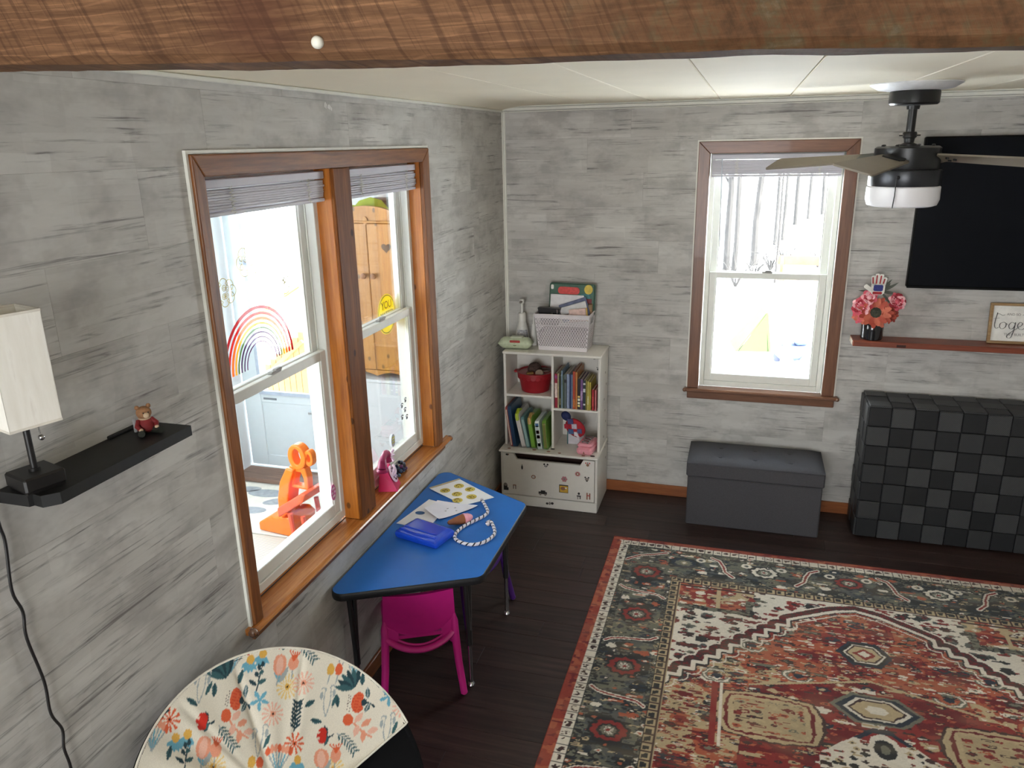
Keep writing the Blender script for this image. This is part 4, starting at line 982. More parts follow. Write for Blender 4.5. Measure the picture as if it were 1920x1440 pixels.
# contents of the basket
def cardbox(name, label, cat, ctr, size, rot, mat, extra=None, grp=None, ch=.003):
    o = thing(name, label, cat, ctr, rot, group=grp)
    ob('body', MB().box(tuple(-s/2 for s in size), tuple(s/2 for s in size), ch), mat, o)
    if extra: extra(o)
    return o
def tray_extra(o):
    ob('rim', MB().ring(rrect(-.140, -.095, .140, .095, .018), rrect(-.132, -.087, .132, .087, .014), -.011, -.0062, FRONT), plain('tray_green', c(58, 84, 66), .45), o)
    ob('red_panel', MB().prism(rrect(-.085, .030, .045, .072, .018), .0062, .0085, FRONT), plain('tray_red', c(206, 64, 60), .5, var=.2, scale=60), o)
    ob('yellow_patch', MB().prism(circ(.028, 20, .098, .062, sx=.9), .0062, .0082, FRONT), plain('tray_yellow', c(216, 190, 70), .5, var=.2), o)
    ob('teal_patch', MB().prism(rrect(.05, -.02, .11, .035, .01), .0062, .0078, FRONT), plain('tray_teal', c(48, 116, 120), .5, var=.3, scale=90), o)
    ob('white_patch', MB().prism(rrect(-.128, .055, -.112, .082, .006), .0062, .0080, FRONT), STK['white'], o)
    ob('red_strip', MB().prism(rrect(-.12, -.02, .12, .008, .004), .0062, .0080, FRONT), plain('tray_wine', c(120, 30, 36), .5), o)
cardbox('game_box', 'green rounded game box with red panel standing at the back of the basket', 'game box', (.432, -.080, 1.240), (.268, .012, .180), (-.10, .02, 0), plain('tray_green2', c(50, 92, 72), .45, var=.25, scale=25), tray_extra)
cardbox('paper_pad', 'white paper pad standing before the green box in the basket', 'paper pad', (.405, -.103, 1.195), (.20, .008, .15), (-.12, .03, .03), plain('pad_white', c(226, 224, 226), .7))
cardbox('booklet', 'blue grey booklet leaning to the right in the basket', 'booklet', (.458, -.134, 1.188), (.17, .008, .11), (-.4, -.33, .08), plain('booklet_blue', c(108, 116, 146), .6, var=.25, scale=40))
cardbox('booklet', 'white folded booklet lying slanted over the blue one in the basket', 'booklet', (.455, -.154, 1.200), (.16, .006, .05), (-.5, -.30, .10), plain('booklet_white', c(214, 214, 216), .6))
cardbox('card_pack', 'pink and yellow card pack at the front right of the basket', 'card pack', (.490, -.188, 1.168), (.10, .022, .075), (-.35, -.12, .1), plain('pack_pink', c(206, 178, 170), .6, var=.2, scale=40), lambda o: ob('spine', MB().box((.050, -.012, -.038), (.058, .012, .038), .002), plain('pack_yellow', c(196, 160, 84), .6), o))
cardbox('card_pack', 'small tan pack behind the pink pack at the basket edge', 'card pack', (.548, -.100, 1.185), (.022, .05, .07), (0, 0, .1), plain('pack_tan', c(150, 120, 84), .6, var=.3, scale=60))
pc = thing('pouch', 'black wide topped pouch at the front left of the basket', 'pouch', (.318, -.165, 1.150))
ob('body', MB()._add([(-.048, -.02, -.05), (.048, -.02, -.05), (.066, -.028, .055), (-.068, -.028, .055), (-.048, .02, -.05), (.048, .02, -.05), (.066, .024, .052), (-.068, .024, .052)], [(0, 1, 2, 3), (5, 4, 7, 6), (1, 5, 6, 2), (4, 0, 3, 7), (4, 5, 1, 0), (3, 2, 6, 7)]), plain('pouch_black', c(24, 23, 24), .4, scale=50), pc)
ob('zip_pull', MB().box((.018, -.031, .0), (.023, -.028, .028), .001), CHROME, pc); ob('zip_pull', MB().box((.048, -.034, .02), (.053, -.030, .048), .001), CHROME, pc)
mk = thing('marker', 'white capped marker lying in front of the basket contents', 'marker', (.405, -.175, 1.155)); ob('barrel', MB().cyl((-.04, 0, 0), (.03, 0, .01), .006), plain('marker_maroon', c(90, 40, 50), .4), mk); ob('cap', MB().cyl((.03, 0, .01), (.05, 0, .013), .007), STK['white'], mk)
# bottles and wipes at the left
PLW = plain('white_plastic', c(224, 222, 216), .35, var=.02)
bt = thing('pump_bottle', 'white pump bottle with grey printed label on top of the bookcase', 'bottle', (.122, -.080, ZT+.0006)); bt.scale = (1.28, 1.28, 1.25)
ob('body', MB().lathe([(.032, 0), (.034, .005), (.033, .03), (.028, .075), (.021, .105), (.018, .112)], 20), PLW, bt); ob('collar', MB().lathe([(.0195, .112), (.0195, .150), (.016, .155)], 18), PLW, bt)
pu = ob('pump', MB().lathe([(.007, .155), (.007, .20), (.012, .202), (.012, .218), (.009, .222)], 14), PLW, bt); ob('spout', MB().box((-.004, -.03, .206), (.006, 0, .216), .002), STK['grey'], pu)
ob('label', MB().grid(lambda a, b: (.0335*math.cos(-2.2+1.9*a)*(1.02-.16*b), .0335*math.sin(-2.2+1.9*a)*(1.02-.16*b), .02+.055*b), 14, 4), plain('bottle_label', c(176, 176, 180), .5, var=.6, scale=150), bt)
tb = thing('tube_bottle', 'slim white tube standing between the pump bottle and the basket', 'bottle', (.198, -.090, ZT+.0006)); tb.scale = (1.1, 1.1, 1.1)
ob('body', MB().lathe([(.017, 0), (.018, .02), (.012, .10), (.010, .12)], 16), PLW, tb); ob('cap', MB().lathe([(.006, .12), (.004, .17), (.003, .172)], 12), PLW, tb)
wp = thing('wipes_pack', 'pale green soft wipes pack overhanging the left edge of the bookcase top', 'wipes', (.116, -.200, ZT+.0006), (0, 0, .06)); wp.scale = (1, 1.05, 1.15)
def wipes(a, b):
    x = -.105+.21*a; e = max(0, 1-abs(x)/.105); hgt = .030*min(1, (e*3.4))**.6; an = 2*PI*b
    return (x, -.045*math.cos(an)*(0.75+.25*min(1, e*4)), .031+hgt*math.sin(an)*(1.0))
ob('pack', MB().grid(wipes, 22, 20), plain('wipes_green', c(196, 206, 176), .35, var=.12, scale=60), wp)
ob('lid', MB().box((-.030, -.022, .058), (.045, .022, .066), .003), plain('wipes_lid', c(206, 212, 190), .3), wp)
ob('red_mark', MB().prism(rrect(-.028, -.003, .034, .009, .003), .0475, .0500, TR(.0, .006, .043) @ RX(PI/2)), plain('mark_red', c(176, 58, 50), .5, var=.3, scale=200), wp)
ob('green_mark', MB().prism(circ(.012, 14, .002, -.014, sy=.6), .0475, .0500, TR(.0, .006, .043) @ RX(PI/2)), plain('mark_green', c(120, 130, 84), .5, var=.2), wp)

# ---- red bucket in the upper left cubby
BUC = plain('red_plastic', c(150, 24, 34), .4, var=.06)
bu = thing('bucket', 'dark red plastic bucket in the upper left cubby', 'bucket', (.222, -.155, .6867))
ob('body', MB().lathe([(.080, .0), (.084, .003), (.094, .055), (.103, .098), (.106, .114), (.112, .116), (.112, .122), (.102, .122), (.098, .10), (.078, .008), (.0, .006)], 40), BUC, bu)
ob('scalloped_band', MB().lathe([(.1055, .100), (.1095, .103), (.1095, .116), (.105, .117)], 40), BUC, bu)
for k in range(12): ob('scallop', MB().prism(circ(.0155, 12), 0, .004, RZ(PI+PI*(k+.5)/12) @ TR(.1035, 0, .098) @ RY(PI/2)), BUC, bu)
ob('lug', MB().box((-.132, -.02, .105), (-.104, .02, .122), .006), BUC, bu)
for nm, lab, cat, p, fn, mt in (
    ('brown_pompom', 'brown mottled pompom in the red bucket', 'pompom', (.215, -.14, .812), lambda m: m.ball((0, 0, 0), .044, 16, 10), plain('pompom', c(74, 56, 50), .95, var=.7, scale=60, bump=.8)),
    ('wooden_spool', 'round pale wooden spool at the front of the red bucket', 'spool', (.262, -.205, .802), lambda m: m.lathe([(.024, -.014), (.026, -.010), (.026, .010), (.024, .014)], 18, RX(1.0)), plain('spool', c(150, 130, 112), .6)),
    ('toy_block', 'mustard toy block half hidden in the red bucket', 'block', (.205, -.215, .798), lambda m: m.box((-.022, -.015, -.02), (.022, .015, .016), .004, RZ(.4)), plain('mustard', c(130, 100, 48), .6)),
    ('toy_ring', 'grey beaded ring at the right in the red bucket', 'toy', (.275, -.13, .806), lambda m: m.tube([(.03*math.cos(a), .03*math.sin(a), 0) for a in np.linspace(0, 2*PI, 24, endpoint=False)], .009, 8, closed=True), plain('bead_grey', c(112, 92, 84), .6, var=.4, scale=80))):
    m = MB(); fn(m); tag(ob(nm, m, mt, None, p), lab, cat)

# ---- books, upper right cubby: each a cover with a block of pages
PAGE = plain('book_pages', c(206, 198, 180), .9, var=.05)
def book(x, w, h, dep, col, label, z0=.6167, lean=0.0, y0=-.262, band=None, grp='books in the upper right cubby', twist=0.0):
    o = thing('book', label, 'book', (x, y0+dep/2, z0), (0, lean, twist), group=grp)
    cm = col if not isinstance(col, tuple) else plain('cover_%d_%d_%d' % col, c(*col), .45, var=.12, scale=40)
    m = MB().box((-w/2, -dep/2, 0), (w/2, -dep/2+.0015, h), .0005).box((-w/2, -dep/2, 0), (-w/2+.0015, dep/2, h)).box((w/2-.0015, -dep/2, 0), (w/2, dep/2, h))
    ob('cover', m, cm, o); ob('pages', MB().box((-w/2+.0015, -dep/2+.0015, .003), (w/2-.0015, dep/2-.004, h-.003)), PAGE, o)
    if band:
        for bz, bh, bc in band: ob('spine_print', MB().box((-w/2+.001, -dep/2-.0006, h*bz), (w/2-.001, -dep/2, h*bz+bh)), plain('print_%d_%d_%d' % bc, c(*bc), .5, var=.3, scale=120), o)
    return o
BK = [(.0170, .212, (150, 30, 52), 'dark red picture book at the left end of the book row', [(.3, .09, (226, 200, 190)), (.85, .02, (150, 60, 120))]),
      (.0075, .214, (206, 190, 150), 'thin cream picture book second from the left in the row', None),
      (.0130, .200, (58, 62, 48), 'olive book with worn spine in the row', [(.1, .04, (120, 120, 90))]),
      (.0070, .232, (150, 176, 200), 'thin tall light blue book in the row', None),
      (.0085, .205, (84, 100, 84), 'thin sage green book in the row', None),
      (.0150, .212, (96, 106, 106), 'slate grey book left of the pale blue ones', [(.75, .02, (40, 40, 44))]),
      (.0165, .214, (142, 154, 182), 'pale blue thick book in the middle of the row', None),
      (.0090, .214, (44, 66, 112), 'navy blue book in the middle of the row', None),
      (.0080, .213, (134, 150, 178), 'light steel blue book beside the navy one', None),
      (.0150, .232, (176, 70, 44), 'tall rust red book in the row', [(.05, .05, (206, 120, 60))]),
      (.0120, .228, (196, 128, 66), 'tall orange tan book beside the rust red one', None),
      (.0160, .190, (40, 34, 34), 'black book with yellow dots down its spine', [(.08, .012, (226, 214, 140)), (.17, .014, (240, 236, 210)), (.28, .014, (240, 236, 210)), (.38, .012, (226, 200, 120))]),
      (.0150, .186, (122, 84, 140), 'purple book beside the dotted black one', [(.3, .06, (170, 140, 180))]),
      (.0150, .182, (44, 58, 66), 'dark teal book with white specks on its spine', [(.15, .01, (220, 220, 220)), (.6, .02, (206, 210, 216)), (.85, .01, (220, 220, 220))]),
      (.0085, .184, (150, 140, 64), 'thin olive yellow book right of the dark teal one', None),
      (.0100, .176, (206, 192, 96), 'yellow book with a pale spine in the row', [(.2, .05, (230, 222, 160))]),
      (.0110, .172, (190, 172, 70), 'mustard yellow book last before the gap', None)]
bx = .3680
for w, h, col, lab, band in BK:
    book(bx+w/2, w, h, .19 if h > .2 else .165, col, lab, band=band); bx += w+.0009
book(.5985, .013, .128, .12, (170, 34, 44), 'small bright red book at the right end of the row', band=[(.2, .06, (200, 70, 70))], y0=-.262)
book(.6140, .010, .124, .12, (206, 120, 120), 'small pink white book against the right side of the cubby', y0=-.262)

# ---- leaning activity books, lower left cubby (outline with a carry handle)
def actbook(x, w, h, dep, lean, col, label, front=None, y0=-.318, handle=None):
    o = thing('activity_book', label, 'book', (x, y0+dep/2, ZL+.0012+abs(math.sin(lean))*w/2), (0, lean, 0), group='leaning books in the lower left cubby')
    cm = plain('act_%d_%d_%d' % col, c(*col), .4, var=.06)
    P = rrect(-dep/2, 0, dep/2, h, .022, 4); M4 = Matrix(((0, 0, 1, 0), (1, 0, 0, 0), (0, 1, 0, 0), (0, 0, 0, 1)))
    ob('cover', MB().prism(P, -w/2, w/2, M4), cm, o)
    Q = rrect(-dep/2-.002, .006, dep/2-.01, h-.006, .018, 4); ob('page_block', MB().prism(Q, -w/2+.004, w/2-.004, M4), PAGE if not front else plain('act_%d_%d_%d' % front, c(*front), .5, var=.05), o)
    if handle: ob('handle', MB().tube([(0, -dep/2+.03+.0, h*.80), (0, -dep/2-.004, h*.86), (0, -dep/2+.005, h*.98), (0, -dep/2+.05, h+.012), (0, -dep/2+.10, h-.005)], w*.42, 8), plain('act_%d_%d_%d' % handle, c(*handle), .4), o)
    return o
actbook(.1120, .014, .255, .225, -.130, (164, 74, 70), 'coral red board book leaning at the far left of the lower cubby')
actbook(.1320, .022, .262, .225, -.132, (36, 72, 104), 'dark blue board book leaning beside the coral one', front=(30, 58, 90))
actbook(.1900, .026, .218, .225, -.21, (206, 200, 196), 'pale grey board book with lime green handle in the lower cubby', handle=(176, 196, 48), front=(214, 206, 202))
actbook(.2170, .020, .200, .210, -.19, (110, 148, 150), 'grey teal board book in the lower cubby', front=(150, 176, 172))
actbook(.2500, .026, .195, .210, -.14, (112, 158, 56), 'green board book with tan handle in the middle of the lower cubby', handle=(190, 150, 84), front=(120, 166, 60))
ab = actbook(.2920, .026, .180, .215, -.12, (214, 226, 226), 'white board book with small pictures on its spine in the lower cubby', front=(190, 200, 196), y0=-.326)
for z, col in ((.024, (60, 110, 116)), (.075, (196, 80, 60)), (.105, (190, 60, 50)), (.148, (70, 110, 150))): ob('spine_picture', MB().box((-.0095, -.1085-.001, z), (.0095, -.1075-.001, z+.022), .001), plain('pic_%d_%d_%d' % col, c(*col), .5, var=.3, scale=150), ab)
actbook(.3260, .024, .185, .205, -.07, (104, 150, 54), 'bright green board book against the cubby divider', front=(124, 120, 60))

# ---- toys, lower right cubby
bag = thing('patchwork_pouch', 'red, navy and white patchwork pouch slumped in the lower right cubby', 'pouch', (.485, -.236, .492), (.15, .72, 0))
ob('body', smoothed(ob('tmp_body', MB().box((-.075, -.03, -.065), (.085, .03, .065), .0), None), 2).data, plain('patch_red', c(176, 36, 48), .8), bag).modifiers.new('s', 'SUBSURF').levels = 2
bpy.data.objects.remove(bpy.data.objects['tmp_body'])
bag.children[0].modifiers['s'].render_levels = 2
for k, (x, z, col, s_) in enumerate([(-.045, .025, (70, 70, 116), .024), (-.008, .018, (206, 196, 210), .022), (-.04, -.018, (180, 40, 60), .02), (.0, -.024, (76, 104, 150), .022), (.035, .018, (90, 90, 130), .020), (.032, -.012, (210, 206, 214), .018)]):
    ob('patch', MB().prism([(x-s_, z), (x, z-s_), (x+s_, z), (x, z+s_)], .0235, .0290, FRONT), plain('patch_%d' % k, c(*col), .8, var=.2, scale=60), bag)
ob('bow', MB().prism(circ(.012, 12, .048, -.014, sy=.6), .027, .031, FRONT).prism(circ(.012, 12, .062, -.028, sy=.6), .026, .030, FRONT), plain('patch_bow', c(226, 214, 220), .7), bag)
nv = ob('toe', MB().ball((-.085, -.005, .02), .030, 12, 8, (1.1, .8, .9)), plain('patch_navy', c(40, 50, 96), .8, var=.3, scale=40), bag)
ca = thing('white_carton', 'white carton with teal edge standing behind the patchwork pouch', 'carton', (.478, -.158, ZL+.0012), (0, 0, .10))
ob('body', MB().box((-.05, -.02, 0), (.05, .05, .125), .002), plain('carton_white', c(214, 210, 216), .6), ca); ob('edge', MB().box((-.053, -.023, 0), (-.047, -.015, .13), .001), plain('carton_teal', c(48, 110, 112), .6), ca)
eg = thing('toy_carton', 'pink toy egg carton with grey spiral on its lid in the lower right cubby', 'toy', (.570, -.268, ZL+.0012), (0, 0, -.10))
PK = plain('pink_plastic', c(232, 156, 168), .45, var=.03)
ob('tray', MB().box((-.048, -.075, 0), (.048, .075, .045), .012).box((-.040, -.080, .018), (-.022, -.070, .036), .004), PK, eg)
lid = ob('lid', MB().box((-.046, -.070, .045), (.046, .075, .068), .012), PK, eg)
ob('spiral', MB().tube([(.020*math.cos(a*1.0)+.004*a*0, -.060+a*.0058, .072+.006*math.sin(a)) for a in np.linspace(0, 6.2*PI, 80)], .0042, 6), plain('spiral_grey', c(122, 112, 112), .5), lid)
ob('latch', MB().prism([(-.006, 0), (.006, 0), (0, .014)], .080, .083, FRONT @ TR(0, .012, -.0035)), STK['brown'], eg)

# ---------------------------------------------------------------- blue trapezoid table
tt = thing('activity_table', 'blue trapezoid activity table with black edge under the window', 'table', (.26, -1.77, 0))
TP = roundpoly([(.010, -2.375), (.528, -2.100), (.528, -1.460), (.010, -1.185)], .045, 6)
def inset(P, d):
    cx = sum(p[0] for p in P)/len(P); cy = sum(p[1] for p in P)/len(P); out = []
    for i in range(len(P)):
        a = Vector(P[i-1]); b = Vector(P[(i+1) % len(P)]); t = (b-a).normalized(); n = Vector((-t.y, t.x)); out.append((P[i][0]+n.x*d, P[i][1]+n.y*d))
    return out
wob('tabletop', MB().prism(inset(TP, .004), .566, .572), plain('blue_laminate', c(42, 112, 196), .35, var=.02, spec=.4), tt)
EDG = [(inset(TP, d), z) for d, z in ((.0042, .5725), (.0, .568), (-.001, .555), (.001, .543), (.006, .540))]
mE = MB(); nP = len(TP)
mE._add([(x, y, z) for P, z in EDG for x, y in P], [(k*nP+i, k*nP+(i+1) % nP, (k+1)*nP+(i+1) % nP, (k+1)*nP+i) for k in range(len(EDG)-1) for i in range(nP)], True)
mE._add([(x, y, .540) for x, y in inset(TP, .006)], [tuple(range(nP))])
wob('edge_band', mE, plain('black_edge', c(17, 18, 22), .45), tt)
for (x, y) in ((.432, -2.015), (.428, -1.495), (.050, -2.245), (.050, -1.30)):
    lg = MB()
    for e in (-.013, .013): lg.cyl((x+e*.35, y+e, .541), (x, y+e*.3, .26), .0105, n=12)
    lg.cyl((x, y, .27), (x, y, .20), .013, n=14); lg.box((x-.03, y-.035, .533), (x+.03, y+.035, .540))
    o = wob('leg', lg, BLACKM, tt)
    ob('chrome_insert', MB().cyl((x, y, .201), (x, y, .022), .0085, n=14), CHROME, o)
    ob('glide', MB().lathe([(.0, .0), (.012, .001), (.016, .008), (.013, .018), (.006, .024)], 14, TR(x, y, 0)), CHROME, o)
TZ = .5725
# papers
def sheet(name, label, pts, mat, z, curl=.004):
    o = thing(name, label, 'paper', (sum(p[0] for p in pts)/len(pts), sum(p[1] for p in pts)/len(pts), z))
    P = [Vector((p[0]-o.location.x, p[1]-o.location.y, 0)) for p in pts]
    def fn(a, b):
        p = (P[0]*(1-a)+P[1]*a)*(1-b)+(P[3]*(1-a)+P[2]*a)*b; return (p.x, p.y, .0004+curl*(abs(a-.5)*2)**3*.5+curl*(1-b)**3*.5)
    m = MB().grid(fn, 12, 12); n = len(m.v); base = list(m.v); m._add([(x, y, z_-.0003) for x, y, z_ in base], [f[::-1] for f in m.f[:]], True)
    ob('sheet', m, mat, o); return o
PAP = plain('paper_white', c(244, 244, 246), .8, var=.02)
s1 = sheet('feelings_sheet', 'white sheet with six yellow emotion faces at the far end of the blue table', [(.039, -1.425), (.142, -1.290), (.364, -1.438), (.253, -1.548)], PAP, TZ+.0006, .002)
YEL = plain('face_yellow', c(206, 184, 84), .6, var=.1); DKP = plain('ink_dark', c(60, 50, 30), .7)
for k, (x, y) in enumerate([(0.116, -1.425), (0.162, -1.361), (0.226, -1.384), (0.184, -1.448), (0.259, -1.457), (0.209, -1.509)]):
    lx, ly = x-s1.location.x, y-s1.location.y; M5 = TR(lx, ly, .0016) @ RZ(-2.2)
    f = ob('face', MB().prism(circ(.024, 20), 0, .0005, M5), YEL, s1)
    ob('features', MB().prism(circ(.0028, 8, -.008, .007, sy=1.3), .0005, .0009, M5).prism(circ(.0028, 8, .008, .007, sy=1.3), .0005, .0009, M5).tube([tuple(M5 @ Vector((.011*math.cos(a), -.004+(.009 if k % 2 else -.004)*math.sin(a)-(.0 if k % 2 else .004), .0009))) for a in np.linspace(PI, 2*PI, 9)], .0016, 4), DKP, f)
ob('header', MB().box((-.085, -.010, .0022), (.085, .004, .0026), 0, TR(-.115, .075, 0) @ RZ(.92)), plain('tan_tape', c(196, 176, 140), .7), s1)
ob('blue_line', MB().box((-.07, -.0015, .0016), (.07, .0015, .002), 0, TR(.085, -.100, 0) @ RZ(.78)), plain('line_blue', c(110, 150, 200), .6), s1)
s2 = sheet('worksheet', 'white sheet with a blue corner drawing under the blue case', [(.030, -1.785), (.078, -1.530), (.190, -1.560), (.180, -1.800)], PAP, TZ+.0006, .001)
ob('drawing', MB().prism(circ(.022, 16, sy=.7), .0016, .0020, TR(-.028, -.000, 0)), plain('draw_blue', c(70, 110, 160), .6, var=.4, scale=120), s2)
s3 = sheet('curled_paper', 'white curling blank sheet with a few dark marks lying over the worksheet', [(.100, -1.640), (.130, -1.555), (.322, -1.548), (.200, -1.715)], plain('paper_bluish', c(236, 236, 246), .8, var=.02), TZ+.0030, .012)
for dx, dy in ((.0, .0), (.03, .015), (.045, -.01), (.0, -.025)): ob('mark', MB().box((-.004, -.0015, .0018), (.004, .0015, .0022), 0, TR(.01+dx, .01+dy, .0003) @ RZ(.7)), DKP, s3)
# blue zip case
cs = thing('pencil_case', 'translucent blue plastic pencil case on the blue table', 'pencil case', (.195, -1.862, TZ), (0, 0, -.22))
def blueplastic():
    t = NT('blue_plastic'); t.fin(c(30, 84, 226), .18, 0, .6, .4); t.b.inputs['Alpha'].default_value = .82; return t.m
BLP = blueplastic()
mcs = MB()._add([(-.105, -.062, 0), (.105, -.070, 0), (.108, .060, 0), (-.092, .072, 0), (-.112, -.066, .028), (.110, -.074, .026), (.112, .062, .030), (-.096, .076, .030), (-.085, -.035, .044), (.085, -.040, .042), (.088, .045, .040), (-.078, .060, .042)],
    [(3, 2, 1, 0), (0, 1, 5, 4), (1, 2, 6, 5), (2, 3, 7, 6), (3, 0, 4, 7), (4, 5, 9, 8), (5, 6, 10, 9), (6, 7, 11, 10), (7, 4, 8, 11), (8, 9, 10, 11)])
o = ob('body', mcs, BLP, cs); bv = o.modifiers.new('b', 'BEVEL'); bv.width = .008; bv.segments = 3
ob('ridge', MB().tube([(-.09, -.048, .041), (.0, -.056, .043), (.09, -.052, .040)], .0035, 6), BLP, cs); ob('ridge', MB().tube([(-.075, -.03, .047), (.08, -.034, .045)], .0025, 6), BLP, cs)
ob('contents', MB().box((-.075, -.03, .004), (.07, .03, .026), .006, RZ(.1)), plain('case_inside', c(60, 96, 190), .6, var=.4, scale=40), cs)
# toy ice cream cone
ic = thing('toy_ice_cream', 'toy ice cream with brown cone and pink scoop beside the blue case', 'toy', (.302, -1.716, TZ+.020), (0, 0, math.atan2(.085, .082)))
ob('cone', MB().lathe([(.005, -.062), (.009, -.058), (.021, .0), (.022, .012), (.018, .014)], 20, RY(PI/2)), plain('cone_brown', c(150, 92, 58), .6), ic)
ob('scoop', MB().lathe([(.018, .010), (.023, .014), (.022, .024), (.019, .027), (.020, .034), (.016, .041), (.014, .046), (.009, .053), (.002, .057)], 20, RY(PI/2)), plain('scoop_pink', c(244, 168, 180), .5), ic)
# twisted cord
RP = [(0.321, -1.490), (0.355, -1.542), (0.383, -1.594), (0.380, -1.636), (0.358, -1.682), (0.332, -1.735), (0.318, -1.787), (0.318, -1.831), (0.333, -1.863), (0.370, -1.885), (0.411, -1.889), (0.446, -1.866), (0.468, -1.824), (0.473, -1.776), (0.454, -1.728), (0.425, -1.681), (0.412, -1.693), (.420, -1.704)]
def catmull(P, n=12):
    P = [Vector(p) for p in P]; out = []
    for i in range(len(P)-1):
        a, b, d, e = P[max(i-1, 0)], P[i], P[i+1], P[min(i+2, len(P)-1)]
        for k in range(n):
            t = k/n; out.append(.5*((2*b)+(d-a)*t+(2*a-5*b+4*d-e)*t*t+(3*b-a-3*d+e)*t**3))
    out.append(P[-1]); return out
rc = thing('twisted_cord', 'black and white twisted cord curling over the blue table', 'cord', (.39, -1.70, TZ))
path = catmull([(x-.39, y+1.70, .0075) for x, y in RP], 22); Ls = [0.0]
for a, b in zip(path[:-1], path[1:]): Ls.append(Ls[-1]+(b-a).length)
for k, col in enumerate(('w', 'w', 'w', 'k')):
    pts = []
    for i, p in enumerate(path):
        d = (path[min(i+1, len(path)-1)]-path[max(i-1, 0)]).normalized(); s_ = d.cross(Vector((0, 0, 1))); a = Ls[i]/.026*2*PI+k*PI/2
        pts.append(p+s_*(.0038*math.cos(a))+Vector((0, 0, 1))*(.0038*math.sin(a)))
    ob('strand', MB().tube(pts, .0036, 6), plain('cord_white', c(226, 222, 228), .8) if col == 'w' else plain('cord_black', c(40, 38, 48), .8), rc)
for p in (path[0], path[-1]): ob('end_tape', MB().ball(p, .0085, 10, 6), plain('cord_end', c(214, 206, 210), .6), rc)

# ---------------------------------------------------------------- moulded children's chairs
def kid_chair(label, loc, rot, col, nm):
    mt = plain(nm, col, .38, var=.03, spec=.45)
    o = thing('kids_chair', label, 'chair', loc, (0, 0, rot), group=None)
    W, HS, HB = .285, .28, .49                                           # local: faces +y, back at -y
    def back(th):
        def fn(a, b):
            x = (a-.5)*W*(1-.05*b); z = .325+(HB-.325)*b-.030*(1-b)*(1-(2*a-1)**2)*0
            bow = .030*(1-(2*a-1)**2)
            low = .042*(1-(2*a-1)**2)*(1-b)                               # lower edge bellies down
            return (x, -.145-.045*b-bow*.6+th, z-low)
        return fn
    m = MB(); f0, f1 = back(0), back(.016); nu, nv = 18, 10
    m.grid(f0, nu, nv); m.grid(f1, nu, nv); n = nu*nv
    for i in range(nu-1): m._add([], []) ; m.f += [(i, i+1, n+i+1, n+i), ((nv-1)*nu+i, (nv-1)*nu+i+1, n+(nv-1)*nu+i+1, n+(nv-1)*nu+i)]; m.sm += [False, False]
    for j in range(nv-1): m.f += [(j*nu, (j+1)*nu, n+(j+1)*nu, n+j*nu), (j*nu+nu-1, (j+1)*nu+nu-1, n+(j+1)*nu+nu-1, n+j*nu+nu-1)]; m.sm += [False, False]
    ob('backrest', m, mt, o)
    # grip bar below the backrest, leaving a slot
    ob('lower_rail', MB().tube([(x, -.150-.018*(1-(x/.13)**2), .262-.042*(1-(x/.13)**2)+.01*(abs(x)/.13)**4) for x in np.linspace(-.132, .132, 19)], .017, 10, flat=.8), mt, o)
    ob('slot_ridge', MB().tube([(x, -.156-.018*(1-(x/.09)**2), .268-.022*(1-(x/.09)**2)) for x in np.linspace(-.088, .088, 13)], .0045, 6), mt, o)
    for sx in (-1, 1): ob('web', MB().prism([(sx*.143, .345), (sx*.085, .300), (sx*.085, .225), (sx*.143, .262)], .142, .156, FRONT), mt, o)
    def seat(a, b):
        x = (a-.5)*(W+.01); y = -.150+.30*b; return (x, y, HS-.018*(1-(2*a-1)**2)*(1-(2*b-1)**2)-.02*max(0, b-.85)/.15)
    m = MB(); m.grid(seat, 14, 14); k = len(m.v); m.grid(lambda a, b: tuple(Vector(seat(a, b))-Vector((0, 0, .016))), 14, 14)
    for i in range(13):
        for A, B in ((i, i+1), (13*14+i, 13*14+i+1), (i*14, (i+1)*14), (i*14+13, (i+1)*14+13)): m.f.append((A, B, k+B, k+A)); m.sm.append(False)
    ob('seat', m, mt, o)
    for sx in (-1, 1):
        x = sx*.138
        post = MB().tube([(x*.99, -.150, .355), (x, -.150, .32), (x, -.150, .27), (x*1.06, -.165, .14), (x*1.16, -.195, .008)], [.006, .015, .017, .016, .0145], 10); post.ball((x*1.16, -.195, .014), .0142, 10, 6)
        ob('leg', post, mt, o)
        post = MB().tube([(x*.96, .12, .27), (x*1.0, .135, .20), (x*1.12, .165, .008)], [.017, .016, .0145], 10); post.ball((x*1.12, .165, .014), .0142, 10, 6)
        ob('leg', post, mt, o)
        ob('side_rib', MB().box((x-.006, -.14, .245), (x+.006, .12, .272), .003), mt, o)
    return o
a = math.radians(27)
PC = Vector((.275, -2.135)); fw = Vector((-math.sin(a), math.cos(a)))
kid_chair('magenta plastic child chair tucked under the near end of the blue table', (PC.x+fw.x*.185, PC.y+fw.y*.185, 0), a, c(204, 36, 136), 'magenta_plastic')
b = math.radians(66.5)
kid_chair('dark purple plastic child chair tucked under the long far side of the blue table', (.178, -1.436, 0), b, c(70, 24, 112), 'purple_plastic')

